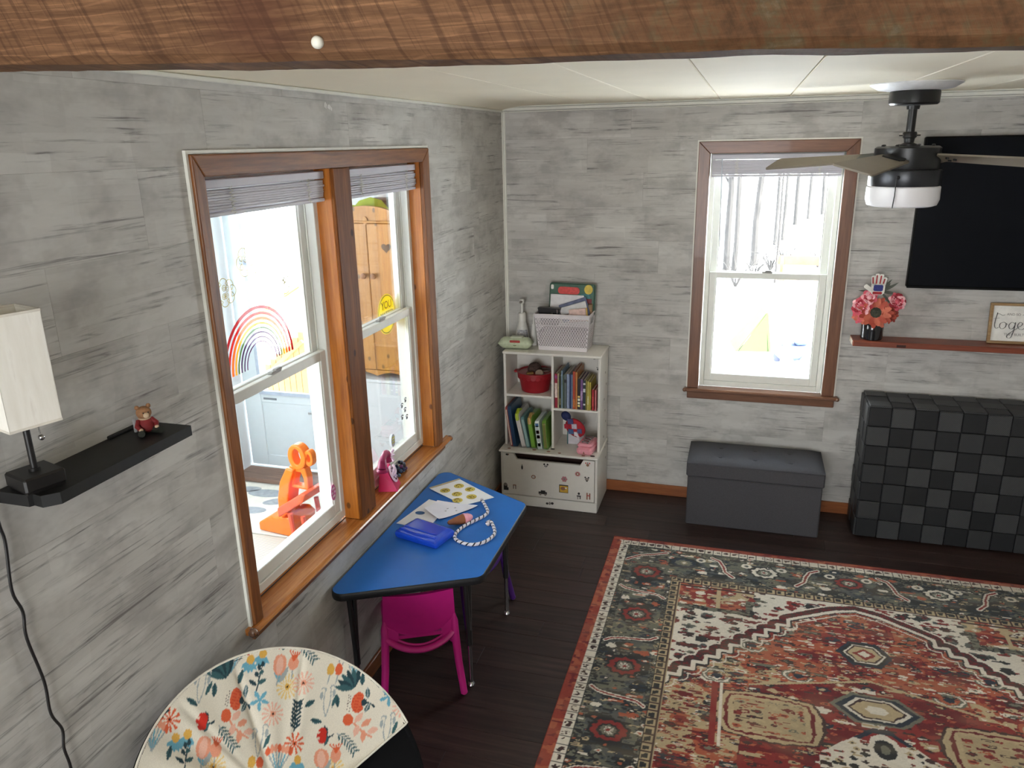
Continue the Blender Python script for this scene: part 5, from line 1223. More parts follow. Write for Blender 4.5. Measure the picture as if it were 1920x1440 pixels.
# ---------------------------------------------------------------- grey storage ottoman
OTT = plain('grey_linen', c(78, 77, 80), .95, var=.12, scale=260, spec=.15, bump=.25)
ot = thing('storage_ottoman', 'grey linen storage ottoman with tufted lid under the back window', 'ottoman', (1.528, -.20, 0))
wob('box', MB().box((1.168, -.360, 0), (1.888, -.035, .300), .006), OTT, ot)
def lidf(a, b):
    x = 1.160+.736*a; y = -.368+.340*b; e = min(a, 1-a)*.736; g = min(b, 1-b)*.34; z = .385+.022*min(1, e/.06)**.5*min(1, g/.06)**.5
    for bx_ in (1.34, 1.53, 1.72):
        for by_ in (-.27, -.13): z -= .014*math.exp(-((x-bx_)**2+(y-by_)**2)/.0009)
    return (x, y, z)
lid = wob('lid', MB().box((1.160, -.368, .302), (1.896, -.028, .386), .008).grid(lidf, 56, 30), OTT, ot)
for bx_ in (1.34, 1.53, 1.72):
    for by_ in (-.27, -.13): ob('button', MB().ball((bx_, by_, .394), .011, 12, 6, (1, 1, .5)), OTT, lid)

# ---------------------------------------------------------------- woven strap chest
WX0, WX1, WY0, WY1, WZ = 2.082, 3.30, -.292, -.030, .775
wc = thing('woven_chest', 'black woven strap storage chest with chequered squares at the right', 'chest', (2.7, -.16, 0))
WBASE = plain('strap_black', c(20, 21, 23), .6, var=.2, scale=120)
wob('frame', MB().box((WX0+.008, WY0+.008, .012), (WX1-.008, WY1-.002, WZ-.008), .02), WBASE, wc)
def strap_mat(name, ca, cb, s):
    t = NT(name); v = t.coords((1, 1, 1), False); ck = t.add('ShaderNodeTexChecker', i_Vector=v, i_Scale=s); ck.inputs['Color1'].default_value = ca; ck.inputs['Color2'].default_value = cb
    n = t.noise(t.coords((1, 1, 1)), 30, 3); a = t.mix(t.math('MULTIPLY', n, .25), ck.outputs[0], (0.02, .02, .022, 1)); t.bump(ck.outputs[1], .4, .001)
    return t.fin(a, .5, 0, .4)
SD = [strap_mat('strap_dark', c(30, 31, 33), c(24, 25, 27), 220), strap_mat('strap_dark2', c(36, 37, 39), c(30, 31, 33), 220)]
SL = [strap_mat('strap_light', c(82, 83, 84), c(38, 39, 40), 230), strap_mat('strap_mid', c(58, 59, 60), c(46, 47, 48), 200)]
rg = random.Random(4); nX, nZ, nY = 11, 7, 3
sx_, sz_, sy_ = (WX1-WX0)/nX, (WZ-.02)/nZ, (WY1-WY0)/nY
def sq(a, b, d, lt): return MB().box((-a/2+.0015, -b/2+.0015, -.004), (a/2-.0015, b/2-.0015, d), .003)
pro = {}
for key, (a_, b_) in dict(f=(sx_, sz_), t=(sx_, sy_), s=(sy_, sz_)).items():
    for lt in (0, 1):
        for v_ in (0, 1):
            me = sq(a_, b_, .010 if lt else .007, lt).mesh('strap_square'); me.materials.append((SL if lt else SD)[v_]); pro[(key, lt, v_)] = me
def place_sq(key, lt, loc, rot):
    v_ = rg.random() < .4
    o = bpy.data.objects.new('strap_square', pro[(key, lt, int(v_))]); COL.objects.link(o); o.parent = wc; o.rotation_euler = rot; o.location = Vector(loc)-wc.location
for i in range(nX):
    for k in range(nZ): place_sq('f', int((i+k) % 2 == 1), (WX0+sx_*(i+.5), WY0+.002, .012+sz_*(k+.5)), (PI/2, 0, 0))
    for k in range(nY): place_sq('t', int((i+k+nZ) % 2 == 1), (WX0+sx_*(i+.5), WY0+sy_*(k+.5), WZ-.010), (0, 0, 0))
for j in range(nY):
    for k in range(nZ): place_sq('s', int((j+k) % 2 == 0), (WX0+.002, WY0+sy_*(j+.5), .012+sz_*(k+.5)), (PI/2, 0, -PI/2))
# ---------------------------------------------------------------- window sill toys
ph = thing('toy_telephone', 'pink toy telephone with white dial on the window sill beside the centre post', 'toy', (-.012, -1.745, .7205), (0, 0, math.radians(-74))); ph.scale = (1.1, 1.1, 1.15)
PHP = plain('phone_pink', c(214, 46, 104), .3, var=.05); PHM = plain('phone_magenta', c(150, 30, 84), .35, var=.2, scale=60); PHW = plain('phone_white', c(232, 206, 224), .4)
# local: front faces +y, side to the viewer is -x.. the body tapers upwards
ob('body', MB()._add([(-.040, -.035, 0), (.040, -.035, 0), (.040, .040, 0), (-.040, .040, 0), (-.036, -.026, .075), (.036, -.026, .075), (.036, .002, .085), (-.036, .002, .085), (-.038, .030, .022), (.038, .030, .022)],
    [(3, 2, 1, 0), (0, 1, 5, 4), (4, 5, 6, 7), (7, 6, 9, 8), (8, 9, 2, 3), (1, 2, 9, 6, 5), (0, 4, 7, 8, 3)]), PHP, ph)
DM = TR(0, .0185, .055) @ RX(math.radians(-66))
dl = ob('dial', MB().lathe([(.033, 0), (.034, .003), (.030, .006), (.0, .006)], 28, DM), PHW, ph)
ob('hub', MB().lathe([(.013, .006), (.012, .010), (.0, .011)], 18, DM), plain('hub_lilac', c(196, 170, 214), .4), dl)
for k in range(10): ob('finger_hole', MB().lathe([(.0048, .0062), (.0048, .0070)], 10, DM @ TR(.0225*math.cos(k*.58+.3), .0225*math.sin(k*.58+.3), 0)), plain('hole_purple', c(84, 26, 66), .5), dl)
hs = ob('handset', MB().tube([(-.052, -.010, .098), (-.045, -.010, .118), (-.020, -.010, .128), (.020, -.010, .128), (.045, -.010, .118), (.052, -.010, .098)], [.020, .017, .012, .012, .017, .020], 12), PHM, ph)
for s_ in (-1, 1): ob('ear_cap', MB().lathe([(.022, 0), (.024, .006), (.018, .014)], 16, TR(s_*.052, -.010, .086)), PHM, hs)
for k in range(7):
    a = 2*PI*k/7; ob('bow_loop', MB().tube([(-.030+.004*math.cos(a), .012, .118+.004*math.sin(a)), (-.030+.022*math.cos(a-.2), .020, .118+.024*math.sin(a-.2)), (-.030+.028*math.cos(a+.15), .014, .118+.028*math.sin(a+.15))], [.002, .0035, .001], 6), PHW, ph)
ob('cord_loop', MB().tube([(.030+.016*math.cos(a), .030+.004*math.sin(2*a), .085+.018*math.sin(a)) for a in np.linspace(0, 2*PI, 20, endpoint=False)], .004, 6, closed=True), PHW, ph)
br = thing('bead_string', 'heap of dark blue and teal beads on the sill behind the toy telephone', 'beads', (-.030, -1.590, .7205))
rr = random.Random(9); BCOL = [plain('bead_%d' % k, c(*v), .35) for k, v in enumerate([(36, 44, 84), (60, 96, 130), (30, 34, 54), (110, 60, 110), (120, 150, 170)])]
bead = {}
for k in range(26):
    a = k*.75; R = .012+.0011*k; me = MB().ball((0, 0, 0), .0085, 10, 6).mesh('bead') if k < 5 else bead[k % 5]
    if k < 5: me.materials.append(BCOL[k]); bead[k] = me
    o = bpy.data.objects.new('bead', me); COL.objects.link(o); o.parent = br; o.location = (.6*R*math.cos(a), 1.5*R*math.sin(a), .0085+.014*(k % 3))

# ---------------------------------------------------------------- left wall shelf, lamp, figurine, cord
ls = thing('wall_shelf', 'black floating shelf on the left wall carrying the lamp', 'shelf', (.0, -3.26, 1.465))
SHB = plain('black_stained_board', c(20, 20, 21), .55, var=.3, scale=40, bump=.1)
wob('board', MB().prism([(.0008, -3.468), (.080, -3.468), (.084, -3.460), (.109, -3.464), (.132, -3.440), (.132, -3.052), (.0008, -3.052)], 1.466, 1.491), SHB, ls)
wob('back_rail', MB().box((.0008, -3.180, 1.491), (.010, -3.055, 1.498), .002), SHB, ls)
lp = thing('table_lamp', 'small table lamp with white rectangular linen shade on the black shelf', 'lamp', (.0615, -3.425, 1.491), (0, 0, -math.radians(17)))
LB = plain('lamp_black', c(24, 22, 22), .4)
ob('base', MB().box((-.042, -.040, .004), (.040, .040, .034), .004).box((-.036, -.036, 0), (.036, .036, .004)), LB, lp)
ob('pole', MB().cyl((0, 0, .034), (0, 0, .19), .0065, n=14).cyl((0, 0, .034), (0, 0, .040), .011, n=14), LB, lp)
def shade_mat():
    t = NT('linen_shade'); v = t.coords((60, 60, 400)); n = t.noise(v, 2, 4); v2 = t.coords((30, 30, 4)); n2 = t.noise(v2, 2, 4)
    a = t.ramp(n2, [(.3, c(240, 236, 226)), (.6, c(248, 245, 237)), (.8, c(228, 222, 212))]); t.bump(n, .2, .0005)
    t.b.inputs['Transmission Weight'].default_value = 0; return t.fin(a, .9, 0, .1)
SH = shade_mat(); m = MB(); h = .048; z0, z1 = .134, .358
for a0, b0 in (((-h, -h), (h, -h)), ((h, -h), (h, h)), ((h, h), (-h, h)), ((-h, h), (-h, -h))):
    xa, xb = min(a0[0], b0[0]), max(a0[0], b0[0]); ya, yb = min(a0[1], b0[1]), max(a0[1], b0[1])
    m.box((xa-.0006, ya-.0006, z0), (xb+.0006, yb+.0006, z1))
sh = ob('lamp_shade', m, SH, lp)
m = MB()
for z in (z0, z1-.005): m.ring([(-h-.0012, -h-.0012), (h+.0012, -h-.0012), (h+.0012, h+.0012), (-h-.0012, h+.0012)], [(-h+.002, -h+.002), (h-.002, -h+.002), (h-.002, h-.002), (-h+.002, h-.002)], z, z+.005)
m_tr = ob('shade_trim', m, plain('shade_trim', c(226, 220, 208), .9), sh); m_tr['kind'] = 'stuff'
ob('harp', MB().tube([(-h, 0, z1-.02), (0, 0, z1-.025), (h, 0, z1-.02)], .0015, 6).tube([(0, -h, z1-.02), (0, 0, z1-.025), (0, h, z1-.02)], .0015, 6), CHROME, sh)
ob('socket', MB().cyl((0, 0, .19), (0, 0, .235), .014, n=14).ball((0, 0, .262), .026, 14, 8), plain('bulb_white', c(232, 230, 222), .3), lp)
pcn = [(.022, .012, .19), (.024, .013, .150), (.025, .014, .112)]
pl_ = ob('pull_chain', MB().tube(pcn, .0012, 6), CHROME, lp)
for k in range(12): ob('chain_ball', MB().ball((.0235+.0001*k, .0133, .132-.0018*k), .0016, 6, 4), CHROME, pl_) if k % 2 == 0 else None
ob('pull_ball', MB().ball((.0253, .0142, .104), .0062, 14, 8), CHROME, pl_)
fg = thing('figurine', 'small seated bear figurine in dark red coat on the black shelf', 'figurine', (.060, -3.118, 1.491), (0, 0, math.radians(60)))
BR = plain('bear_tan', c(150, 108, 74), .8, var=.25, scale=120); RD = plain('bear_red', c(128, 30, 34), .7, var=.15); DG = plain('bear_darkgreen', c(32, 36, 28), .7)
ob('body', MB().lathe([(.014, .004), (.020, .010), (.019, .022), (.013, .034), (.008, .038)], 16), RD, fg)
hd = ob('head', MB().ball((0, -.001, .050), .0165, 16, 10, (1.05, .95, .95)), BR, fg)
for s_ in (-1, 1):
    ob('ear', MB().ball((s_*.013, .001, .064), .0055, 10, 6), BR, hd); ob('eye', MB().ball((s_*.0055, -.0155, .053), .0016, 8, 5), DG, hd)
    ob('arm', MB().tube([(s_*.014, 0, .032), (s_*.022, -.010, .022), (s_*.018, -.020, .016)], [.006, .006, .005], 8), RD, fg)
    ob('paw', MB().ball((s_*.018, -.021, .015), .0052, 8, 6), plain('bear_cream', c(206, 180, 150), .8), fg)
    ob('leg', MB().tube([(s_*.010, -.008, .008), (s_*.020, -.026, .008), (s_*.022, -.034, .010)], [.008, .0075, .008], 8), DG, fg)
ob('muzzle', MB().ball((0, -.0155, .0465), .0068, 10, 6), plain('bear_cream', c(206, 180, 150), .8), hd); ob('collar', MB().lathe([(.012, .034), (.0145, .037), (.010, .040)], 14), plain('bear_cream', c(206, 180, 150), .8), fg)
ob('scarf', MB().box((-.022, .016, .0), (-.014, .021, .034), .002), plain('bear_grey', c(170, 170, 172), .7), fg)
PCD = [(1.475, -3.487), (1.423, -3.485), (1.383, -3.482), (1.283, -3.492), (1.225, -3.480), (1.165, -3.485), (1.047, -3.470), (.966, -3.472), (.909, -3.455), (.863, -3.461), (.803, -3.456), (.70, -3.462), (.52, -3.45), (.30, -3.46), (.12, -3.45), (.03, -3.44), (.009, -3.40), (.009, -3.30)]
pts = [(.012 if z > .05 else .03, y, z) for z, y in PCD]
tag(ob('power_cord', MB().tube(catmull(pts, 6), .0032, 8), LB), 'black lamp cord hanging down the left wall', 'cord')

# ---------------------------------------------------------------- television and right wall shelf
tv = thing('television', 'large black flat television on the back wall', 'television', (2.90, -.03, 1.36))
TVB = plain('tv_screen', c(10, 13, 19), .35, var=.03, spec=.12); TVF = plain('tv_frame', c(8, 8, 9), .5, spec=.15)
wob('housing', MB().box((2.226, -.048, 1.360), (3.58, -.004, 2.120), .006), TVF, tv)
wob('screen', MB().box((2.234, -.0495, 1.374), (3.572, -.047, 2.112), .001), TVB, tv)
wob('lower_bezel', MB().box((2.226, -.0515, 1.360), (3.58, -.046, 1.373), .002), TVF, tv)
rs = thing('wall_shelf', 'reddish wooden shelf below the television', 'shelf', (2.7, -.06, 1.055))
RSH = wood('shelf_redwood', c(100, 48, 32), c(136, 66, 44), c(160, 86, 60), 0, .4)
wob('board', MB().box((1.985, -.138, 1.052), (3.60, -.0008, 1.082), .002), RSH, rs)
wob('worn_end', MB().box((1.982, -.120, 1.055), (1.986, -.02, 1.080), .001), plain('worn_paint', c(206, 196, 178), .7, var=.3, scale=40), rs)
wob('front_nick', MB().box((2.20, -.1385, 1.056), (2.245, -.137, 1.070), .001), plain('nick_dark', c(60, 32, 26), .7), rs)
vs_ = thing('flower_vase', 'glossy black vase of artificial flowers on the red wooden shelf', 'vase', (2.082, -.068, 1.082))
ob('vase', MB().lathe([(.052, 0), (.056, .004), (.056, .05), (.057, .085), (.053, .092), (.048, .088)], 28), plain('vase_black', c(28, 28, 30), .12, coat=.5), vs_)
STEM = plain('stem_green', c(70, 78, 58), .7)
for (x, y, z) in ((-.055, -.02, .16), (.0, -.04, .145), (.07, -.01, .17), (.03, -.02, .12), (0, 0, .30)): ob('stem', MB().tube([(0, 0, .05), (x*.5, y*.5, .05+(z-.05)*.6), (x, y, z)], .003, 6), STEM, vs_)
def flower(name, ctr, R, rows_, col, aim, ctrcol=None, cr=.3):
    o = thing('tmp', 'x', 'x'); bpy.data.objects.remove(o)
    q = Vector(aim).normalized().to_track_quat('Z', 'Y').to_matrix().to_4x4(); M6 = TR(*ctr) @ q; fl = None
    if ctrcol is not None: fl = ob(name, MB().lathe([(R*cr, -.004), (R*cr*1.05, .004), (R*cr*.7, .010), (0, .011)], 20, M6), ctrcol, vs_)
    else: fl = ob(name, MB().ball((0, 0, .004), R*.28, 10, 6, (1, 1, .8), None), col[0], vs_); 
    if ctrcol is None:
        for v in fl.data.vertices: v.co = M6 @ v.co
    for r_, (n, r0, r1, lift, wd) in enumerate(rows_):
        for k in range(n):
            a = 2*PI*(k+.5*r_)/n
            def fn(u, w, a=a): 
                L = r0+(r1-r0)*w; s_ = wd*math.sin(PI*(.12+.80*w))**.8*(u-.5)*2
                return tuple(M6 @ Vector((L*math.cos(a)-s_*math.sin(a), L*math.sin(a)+s_*math.cos(a), lift*w*w+.004*r_+.15*abs(s_))))
            ob('petal', MB().grid(fn, 5, 6), col[(k+r_) % len(col)], fl)
FO = [plain('petal_orange', c(186, 84, 66), .7, var=.15), plain('petal_salmon', c(206, 112, 88), .7, var=.15)]
FP = [plain('petal_rose', c(216, 96, 112), .7, var=.2), plain('petal_pale', c(244, 190, 196), .7, var=.1), plain('petal_red', c(170, 44, 60), .7, var=.2)]
flower('daisy', (-.002, -.062, .155), .078, [(11, .022, .086, .012, .016), (11, .022, .074, .020, .015)], FO, (.05, -1, .35), plain('daisy_eye', c(72, 74, 62), .9, var=.4, scale=150, bump=.5), .36)
flower('rose', (-.070, -.050, .185), .05, [(6, .006, .030, .020, .016), (7, .008, .046, .010, .018), (7, .008, .054, -.004, .018)], FP, (-.35, -1, .5))
flower('rose', (-.038, -.040, .230), .045, [(6, .006, .028, .020, .014), (7, .008, .042, .006, .017)], [FP[1], FP[0]], (-.1, -1, .5))
flower('rose', (.095, -.040, .212), .05, [(6, .006, .028, .020, .015), (7, .008, .044, .010, .018), (7, .008, .050, -.002, .017)], FP, (.4, -1, .5))
flower('dahlia', (.072, -.038, .150), .05, [(8, .008, .044, .012, .012), (9, .008, .056, .0, .012)], [plain('petal_rust', c(150, 60, 50), .7, var=.2), FO[0]], (.6, -.9, .1))
flower('dahlia', (-.070, -.045, .135), .045, [(8, .008, .040, .012, .012), (8, .008, .050, .0, .012)], [FP[0], FO[1]], (-.6, -.9, .0))
for k in range(16):
    a = rg.uniform(0, 2*PI); L = rg.uniform(.06, .09); b0 = Vector((rg.uniform(-.03, .03), -.02, .26)); d = Vector((math.cos(a), -.1, .75*math.sin(a)+.35)).normalized()
    ob('leaf', MB().grid(lambda u, w: tuple(b0+d*(L*w)+Vector((-d.z, 0, d.x))*((u-.5)*.014*math.sin(PI*w))), 3, 6), plain('leaf_grey', c(92, 96, 88), .8, var=.2), vs_)
# painted wooden hand: white edge, red striped fingers, blue palm
HM = TR(-.004, -.052, .282) @ RX(math.radians(8)) @ Matrix(((1, 0, 0, 0), (0, 0, -1, 0), (0, 1, 0, 0), (0, 0, 0, 1)))
def hand_outline(g):
    m = MB(); 
    m.prism(rrect(-.030-g, -.030-g, .030+g, .030+g, .018, 5), 0, .006, HM)
    for x, L, a in ((-.023, .062, .12), (-.008, .072, .03), (.008, .070, -.05), (.023, .054, -.16)):
        m.prism(rrect(-.0068-g, 0, .0068+g, L-.012+g, .0066, 4), 0, .006, HM @ TR(x, .018, 0) @ RZ(a))
    m.prism(rrect(-.0078-g, 0, .0078+g, .045+g, .0075, 4), 0, .006, HM @ TR(-.026, -.012, 0) @ RZ(.95)); return m
hn = ob('painted_hand', hand_outline(.003), plain('hand_white', c(232, 228, 220), .6), vs_)
for x, L, a in ((-.023, .062, .12), (-.008, .072, .03), (.008, .070, -.05), (.023, .054, -.16)):
    ob('finger_stripe', MB().prism(rrect(-.0062, .010, .0002, L-.016, .002, 3), .0062, .0072, HM @ TR(x, .018, 0) @ RZ(a)), plain('hand_red', c(168, 40, 48), .6), hn)
ob('palm_patch', MB().prism(rrect(-.022, -.012, .024, .022, .008), .0062, .0072, HM), plain('hand_blue', c(56, 62, 132), .6, var=.2, scale=90), hn)
ob('palm_stripe', MB().prism(rrect(-.024, -.030, .022, -.015, .006), .0062, .0072, HM), plain('hand_red', c(168, 40, 48), .6), hn)
fr = thing('picture_frame', 'wood framed white sign with script lettering leaning on the red shelf', 'sign', (2.845, -.050, 1.083), (math.radians(-8), 0, 0))
FW = wood('frame_wood', c(120, 92, 58), c(156, 124, 84), c(178, 148, 106), 0, .6)
for a, b in (((-.205, 0), (.205, .014)), ((-.205, .196), (.205, .210)), ((-.205, .014), (-.191, .196)), ((.191, .014), (.205, .196))): ob('moulding', MB().box((a[0], -.010, a[1]), (b[0], .010, b[1]), .002), FW, fr)
ob('panel', MB().box((-.192, -.002, .012), (.192, .006, .198)), plain('sign_white', c(232, 230, 224), .7), fr)
INK = plain('sign_ink', c(28, 26, 26), .7); INKG = plain('sign_grey', c(120, 116, 110), .7)
RS = (PI/2, 0, 0)
text('AND SO', .017, INKG, fr, (-.095, -.0024, .152), RS, extrude=.0002); text("THEY BUILT A LIFE THEY LOVED", .0175, INKG, fr, (-.005, -.0024, .048), RS, extrude=.0002)
for x0, x1 in ((-.172, -.135), (-.055, -.02)): ob('flourish', MB().tube([(x0+(x1-x0)*t, -.0026, .150+.004*math.sin(t*6.3)) for t in np.linspace(0, 1, 10)], .0009, 4), INKG, fr)
SC = [  # 'together' as brush script strokes
 [(-.170, .160), (-.176, .125), (-.178, .092), (-.170, .078), (-.158, .084)], [(-.186, .128), (-.158, .132)],
 [(-.136, .112), (-.152, .104), (-.154, .086), (-.142, .076), (-.128, .086), (-.126, .104), (-.136, .112), (-.118, .100)],
 [(-.086, .106), (-.100, .112), (-.112, .098), (-.108, .080), (-.096, .078), (-.086, .094), (-.084, .112), (-.088, .070), (-.098, .034), (-.112, .030), (-.116, .042), (-.096, .064), (-.072, .082)],
 [(-.072, .086), (-.056, .096), (-.052, .108), (-.062, .114), (-.072, .100), (-.068, .082), (-.052, .076), (-.036, .088)],
 [(-.016, .158), (-.024, .120), (-.026, .090), (-.018, .078), (-.006, .086)], [(-.036, .128), (-.004, .131)],
 [(.016, .160), (.006, .118), (.000, .078)], [(.002, .090), (.016, .110), (.026, .108), (.024, .088), (.030, .078), (.042, .086)],
 [(.044, .088), (.060, .098), (.062, .110), (.052, .114), (.043, .100), (.047, .082), (.062, .077), (.078, .090)],
 [(.082, .112), (.082, .100), (.080, .078)], [(.080, .092), (.094, .110), (.108, .112), (.112, .104)]]
for s_ in SC:
    P = catmull([(x, -.0028, z) for x, z in s_], 6); n = len(P)
    ob('script_stroke', MB().tube(P, [.0019+.0030*abs((P[min(i+1, n-1)]-P[max(i-1, 0)]).normalized().z)**2 for i in range(n)], 6, flat=.3), INK, fr)

# ---------------------------------------------------------------- ceiling fan
FX, FY = 2.0259, -.777
fan = thing('ceiling_fan', 'black ceiling fan with taupe blades and white drum light', 'ceiling fan', (FX, FY, 1.8365))
fan.scale = (1.2, 1.2, 1.2)
def FZ(z): return z-1.885
ob('medallion', MB().lathe([(.145, FZ(2.2995)), (.147, FZ(2.296)), (.120, FZ(2.280)), (.085, FZ(2.274)), (.0, FZ(2.274))], 40), plain('medallion_white', c(236, 236, 238), .4), fan)
ob('canopy', MB().lathe([(.078, FZ(2.274)), (.080, FZ(2.268)), (.080, FZ(2.234)), (.074, FZ(2.228)), (.022, FZ(2.226)), (.020, FZ(2.214))], 36), BLACKM, fan)
ob('downrod', MB().cyl((0, 0, FZ(2.226)), (0, 0, FZ(2.10)), .0145, n=16), BLACKM, fan)
co = ob('collar', MB().lathe([(.020, FZ(2.140)), (.023, FZ(2.136)), (.023, FZ(2.122)), (.018, FZ(2.118)), (.016, FZ(2.104)), (.024, FZ(2.100)), (.030, FZ(2.098)), (.030, FZ(2.091))], 20), BLACKM, fan)
ob('bolt', MB().cyl((-.034, 0, FZ(2.130)), (.034, 0, FZ(2.130)), .004, n=8), CHROME, co)
hsg = ob('motor_housing', MB().lathe([(.030, FZ(2.094)), (.098, FZ(2.092)), (.107, FZ(2.086)), (.108, FZ(2.020)), (.104, FZ(2.012))], 40), BLACKM, fan)
for k in range(8): ob('screw', MB().lathe([(.006, 0), (.006, .004), (.003, .006)], 8, TR(.085*math.cos(k*PI/4+.2), .085*math.sin(k*PI/4+.2), FZ(2.0925))), BLACKM, hsg)
lb = ob('light_band', MB().lathe([(.104, FZ(2.014)), (.117, FZ(2.012)), (.118, FZ(2.008)), (.118, FZ(1.962)), (.116, FZ(1.958))], 44), plain('gunmetal', c(58, 59, 62), .32, metal=.6, var=.05), fan)
ob('band_screw', MB().ball((.118*math.cos(-1.9), .118*math.sin(-1.9), FZ(1.990)), .0065, 10, 6), BLACKM, lb)
dm = ob('drum_diffuser', MB().lathe([(.116, FZ(1.958)), (.120, FZ(1.954)), (.121, FZ(1.912)), (.114, FZ(1.892)), (.10, FZ(1.887)), (.0, FZ(1.885))], 48), plain('opal_white', c(240, 238, 240), .35, var=.01), fan)
ob('pull_cord', MB().tube([(.124*math.cos(-1.93), .124*math.sin(-1.93), FZ(1.985)), (.1245*math.cos(-1.93), .1245*math.sin(-1.93), FZ(1.93)), (.126*math.cos(-1.95), .126*math.sin(-1.95), FZ(1.888))], .0018, 6), BLACKM, fan)
BLD = plain('blade_taupe', c(122, 112, 98), .55, var=.06, scale=12)
for k in range(4):
    a = math.radians(153+90*k); M7 = RZ(a) @ TR(0, 0, FZ(2.060)) @ RY(math.radians(3.5)) @ RX(math.radians(-15))
    P = roundpoly([(.105, -.046), (.50, -.066), (.50, .066), (.105, .046)], .012, 4)
    bl = ob('blade', MB().prism(P, -.003, .003, M7), BLD, fan)
    ob('blade_iron', MB().prism([(.06, -.020), (.13, -.036), (.165, -.030), (.165, .030), (.13, .036), (.06, .020)], .0031, .0075, M7), BLACKM, bl)
    for sx, sy in ((.135, -.018), (.135, .018), (.155, 0)): ob('screw', MB().lathe([(.006, -.0058), (.006, .0)], 8, M7 @ TR(sx, sy, -.002)), BLACKM, bl)

# ---------------------------------------------------------------- porch beyond the double window
PW = plain('porch_white_paint', c(226, 230, 232), .6, var=.02)
tag(ob('porch_floor', MB().box((-2.1, -4.7, -.10), (-.14, -.16, 0)), plain('porch_floor_paint', c(200, 196, 186), .7)), 'pale painted porch floor outside the double window', 'floor', kind='structure')
m = MB(); holes(m, lambda a, b, p, q: m.box((a, -.28, p), (b, -.16, q)), -2.07, -.14, 0, 2.3, [(-1.80, -1.16, .03, 1.98)])
tag(ob('porch_end_wall', m, PW), 'white end wall of the porch holding the storm door', 'wall', kind='structure')
m = MB(); holes(m, lambda a, b, p, q: m.box((-2.07, a, p), (-1.95, b, q)), -4.7, -.28, 0, 2.3, [(-4.2, -1.35, .80, 2.0)])
m.box((-1.95, -.36, 0), (-1.80, -.28, 2.28)).box((-1.95, -.50, 0), (-1.90, -.36, 2.28))
tag(ob('porch_outer_wall', m, PW), 'white outer wall of the porch with window opening', 'wall', kind='structure')
tag(ob('porch_near_wall', MB().box((-2.07, -4.82, 0), (-.14, -4.7, 2.3)), PW), 'white near end wall of the porch', 'wall', kind='structure')
tag(ob('porch_ceiling', MB().box((-2.2, -4.9, 2.3), (-.14, -.1, 2.38)), PW), 'white porch ceiling', 'ceiling', kind='structure')
d1 = thing('door_1', 'white storm door with glass upper half at the end of the porch', 'door', (-1.48, -.24, .03), kind='structure')
DW = plain('door_white', c(214, 224, 228), .45, var=.02)
m = MB()
for a, b, p, q in ((-1.79, -1.66, .04, 1.97), (-1.24, -1.17, .04, 1.97), (-1.66, -1.24, .04, .12), (-1.66, -1.24, 1.86, 1.97), (-1.66, -1.24, .50, .56)): m.box((a, -.27, p), (b, -.235, q), .004)
wob('door_frame', m, DW, d1); wob('lower_panel', MB().box((-1.66, -.262, .12), (-1.24, -.245, .50)), DW, d1)
fr_ = wob('glass_frame', MB().ring([(-1.66, .56), (-1.24, .56), (-1.24, 1.86), (-1.66, 1.86)], [(-1.635, .585), (-1.265, .585), (-1.265, 1.835), (-1.635, 1.835)], .265, .285, FRONT), plain('door_grey', c(178, 190, 206), .4), d1)
ob('pane', MB().box((-1.637, -.262, .583), (-1.263, -.258, 1.837)), GLASS, fr_)
wob('handle', MB().box((-1.30, -.292, .445), (-1.215, -.282, .462), .003).box((-1.295, -.284, .45), (-1.28, -.262, .458)).box((-1.235, -.284, .45), (-1.22, -.262, .458)), CHROME, d1)
wob('name_plate', MB().box((-1.64, -.2715, .520), (-1.54, -.2695, .534)), plain('plate_grey', c(120, 126, 132), .5), d1)
tag(ob('door_step', MB().box((-1.80, -.470, .0005), (-1.12, -.282, .030), .004), wood('step_wood', c(96, 74, 62), c(128, 102, 88), c(148, 122, 106), 0, .7)), 'weathered brown wooden step in front of the storm door', 'step')
# hutch standing on a white chest
HUT = wood('hutch_pine', c(156, 98, 30), c(194, 130, 48), c(214, 156, 78), 2, .4, knots=True, fine=.8, var=.08)
wc2 = thing('white_chest', 'white painted chest carrying the pine hutch on the porch', 'chest', (-.64, -.42, 0))
wob('body', MB().box((-.92, -.56, .03), (-.32, -.285, .795), .006), PW, wc2); wob('top', MB().box((-.94, -.575, .795), (-.30, -.283, .815), .005), PW, wc2); wob('plinth', MB().box((-.90, -.55, 0), (-.34, -.30, .03)), PW, wc2)
hu = thing('pine_hutch', 'knotty pine hutch with heart cut-outs seen through the right window pane', 'cupboard', (-.645, -.42, .816))
wob('carcass', MB().box((-.875, -.525, .86), (-.415, -.300, 1.73), .004), HUT, hu)
sc_ = [(-.875, .816), (-.83, .816)]+[(-.83+.37*t, .830+.022*abs(math.sin(t*PI*2.0))) for t in np.linspace(0, 1, 25)]+[(-.46, .816), (-.415, .816), (-.415, .865), (-.875, .865)]
wob('scalloped_apron', MB().prism(sc_, .526, .540, FRONT), HUT, hu)
ar = [(-.880, 1.725), (-.410, 1.725), (-.410, 1.745)]+[(-.645+.235*math.cos(a), 1.745+.070*max(0, math.sin(a))**1.6) for a in np.linspace(.15, PI-.15, 21)]+[(-.880, 1.745)]
wob('arched_crest', MB().prism(ar, .523, .545, FRONT), HUT, hu); wob('crest_bead', MB().box((-.885, -.556, 1.722), (-.405, -.527, 1.734), .003), HUT, hu)
wob('crest_boss', MB().prism(circ(.016, 14, -.645, 1.735, sy=1.4), .545, .553, FRONT), HUT, hu)
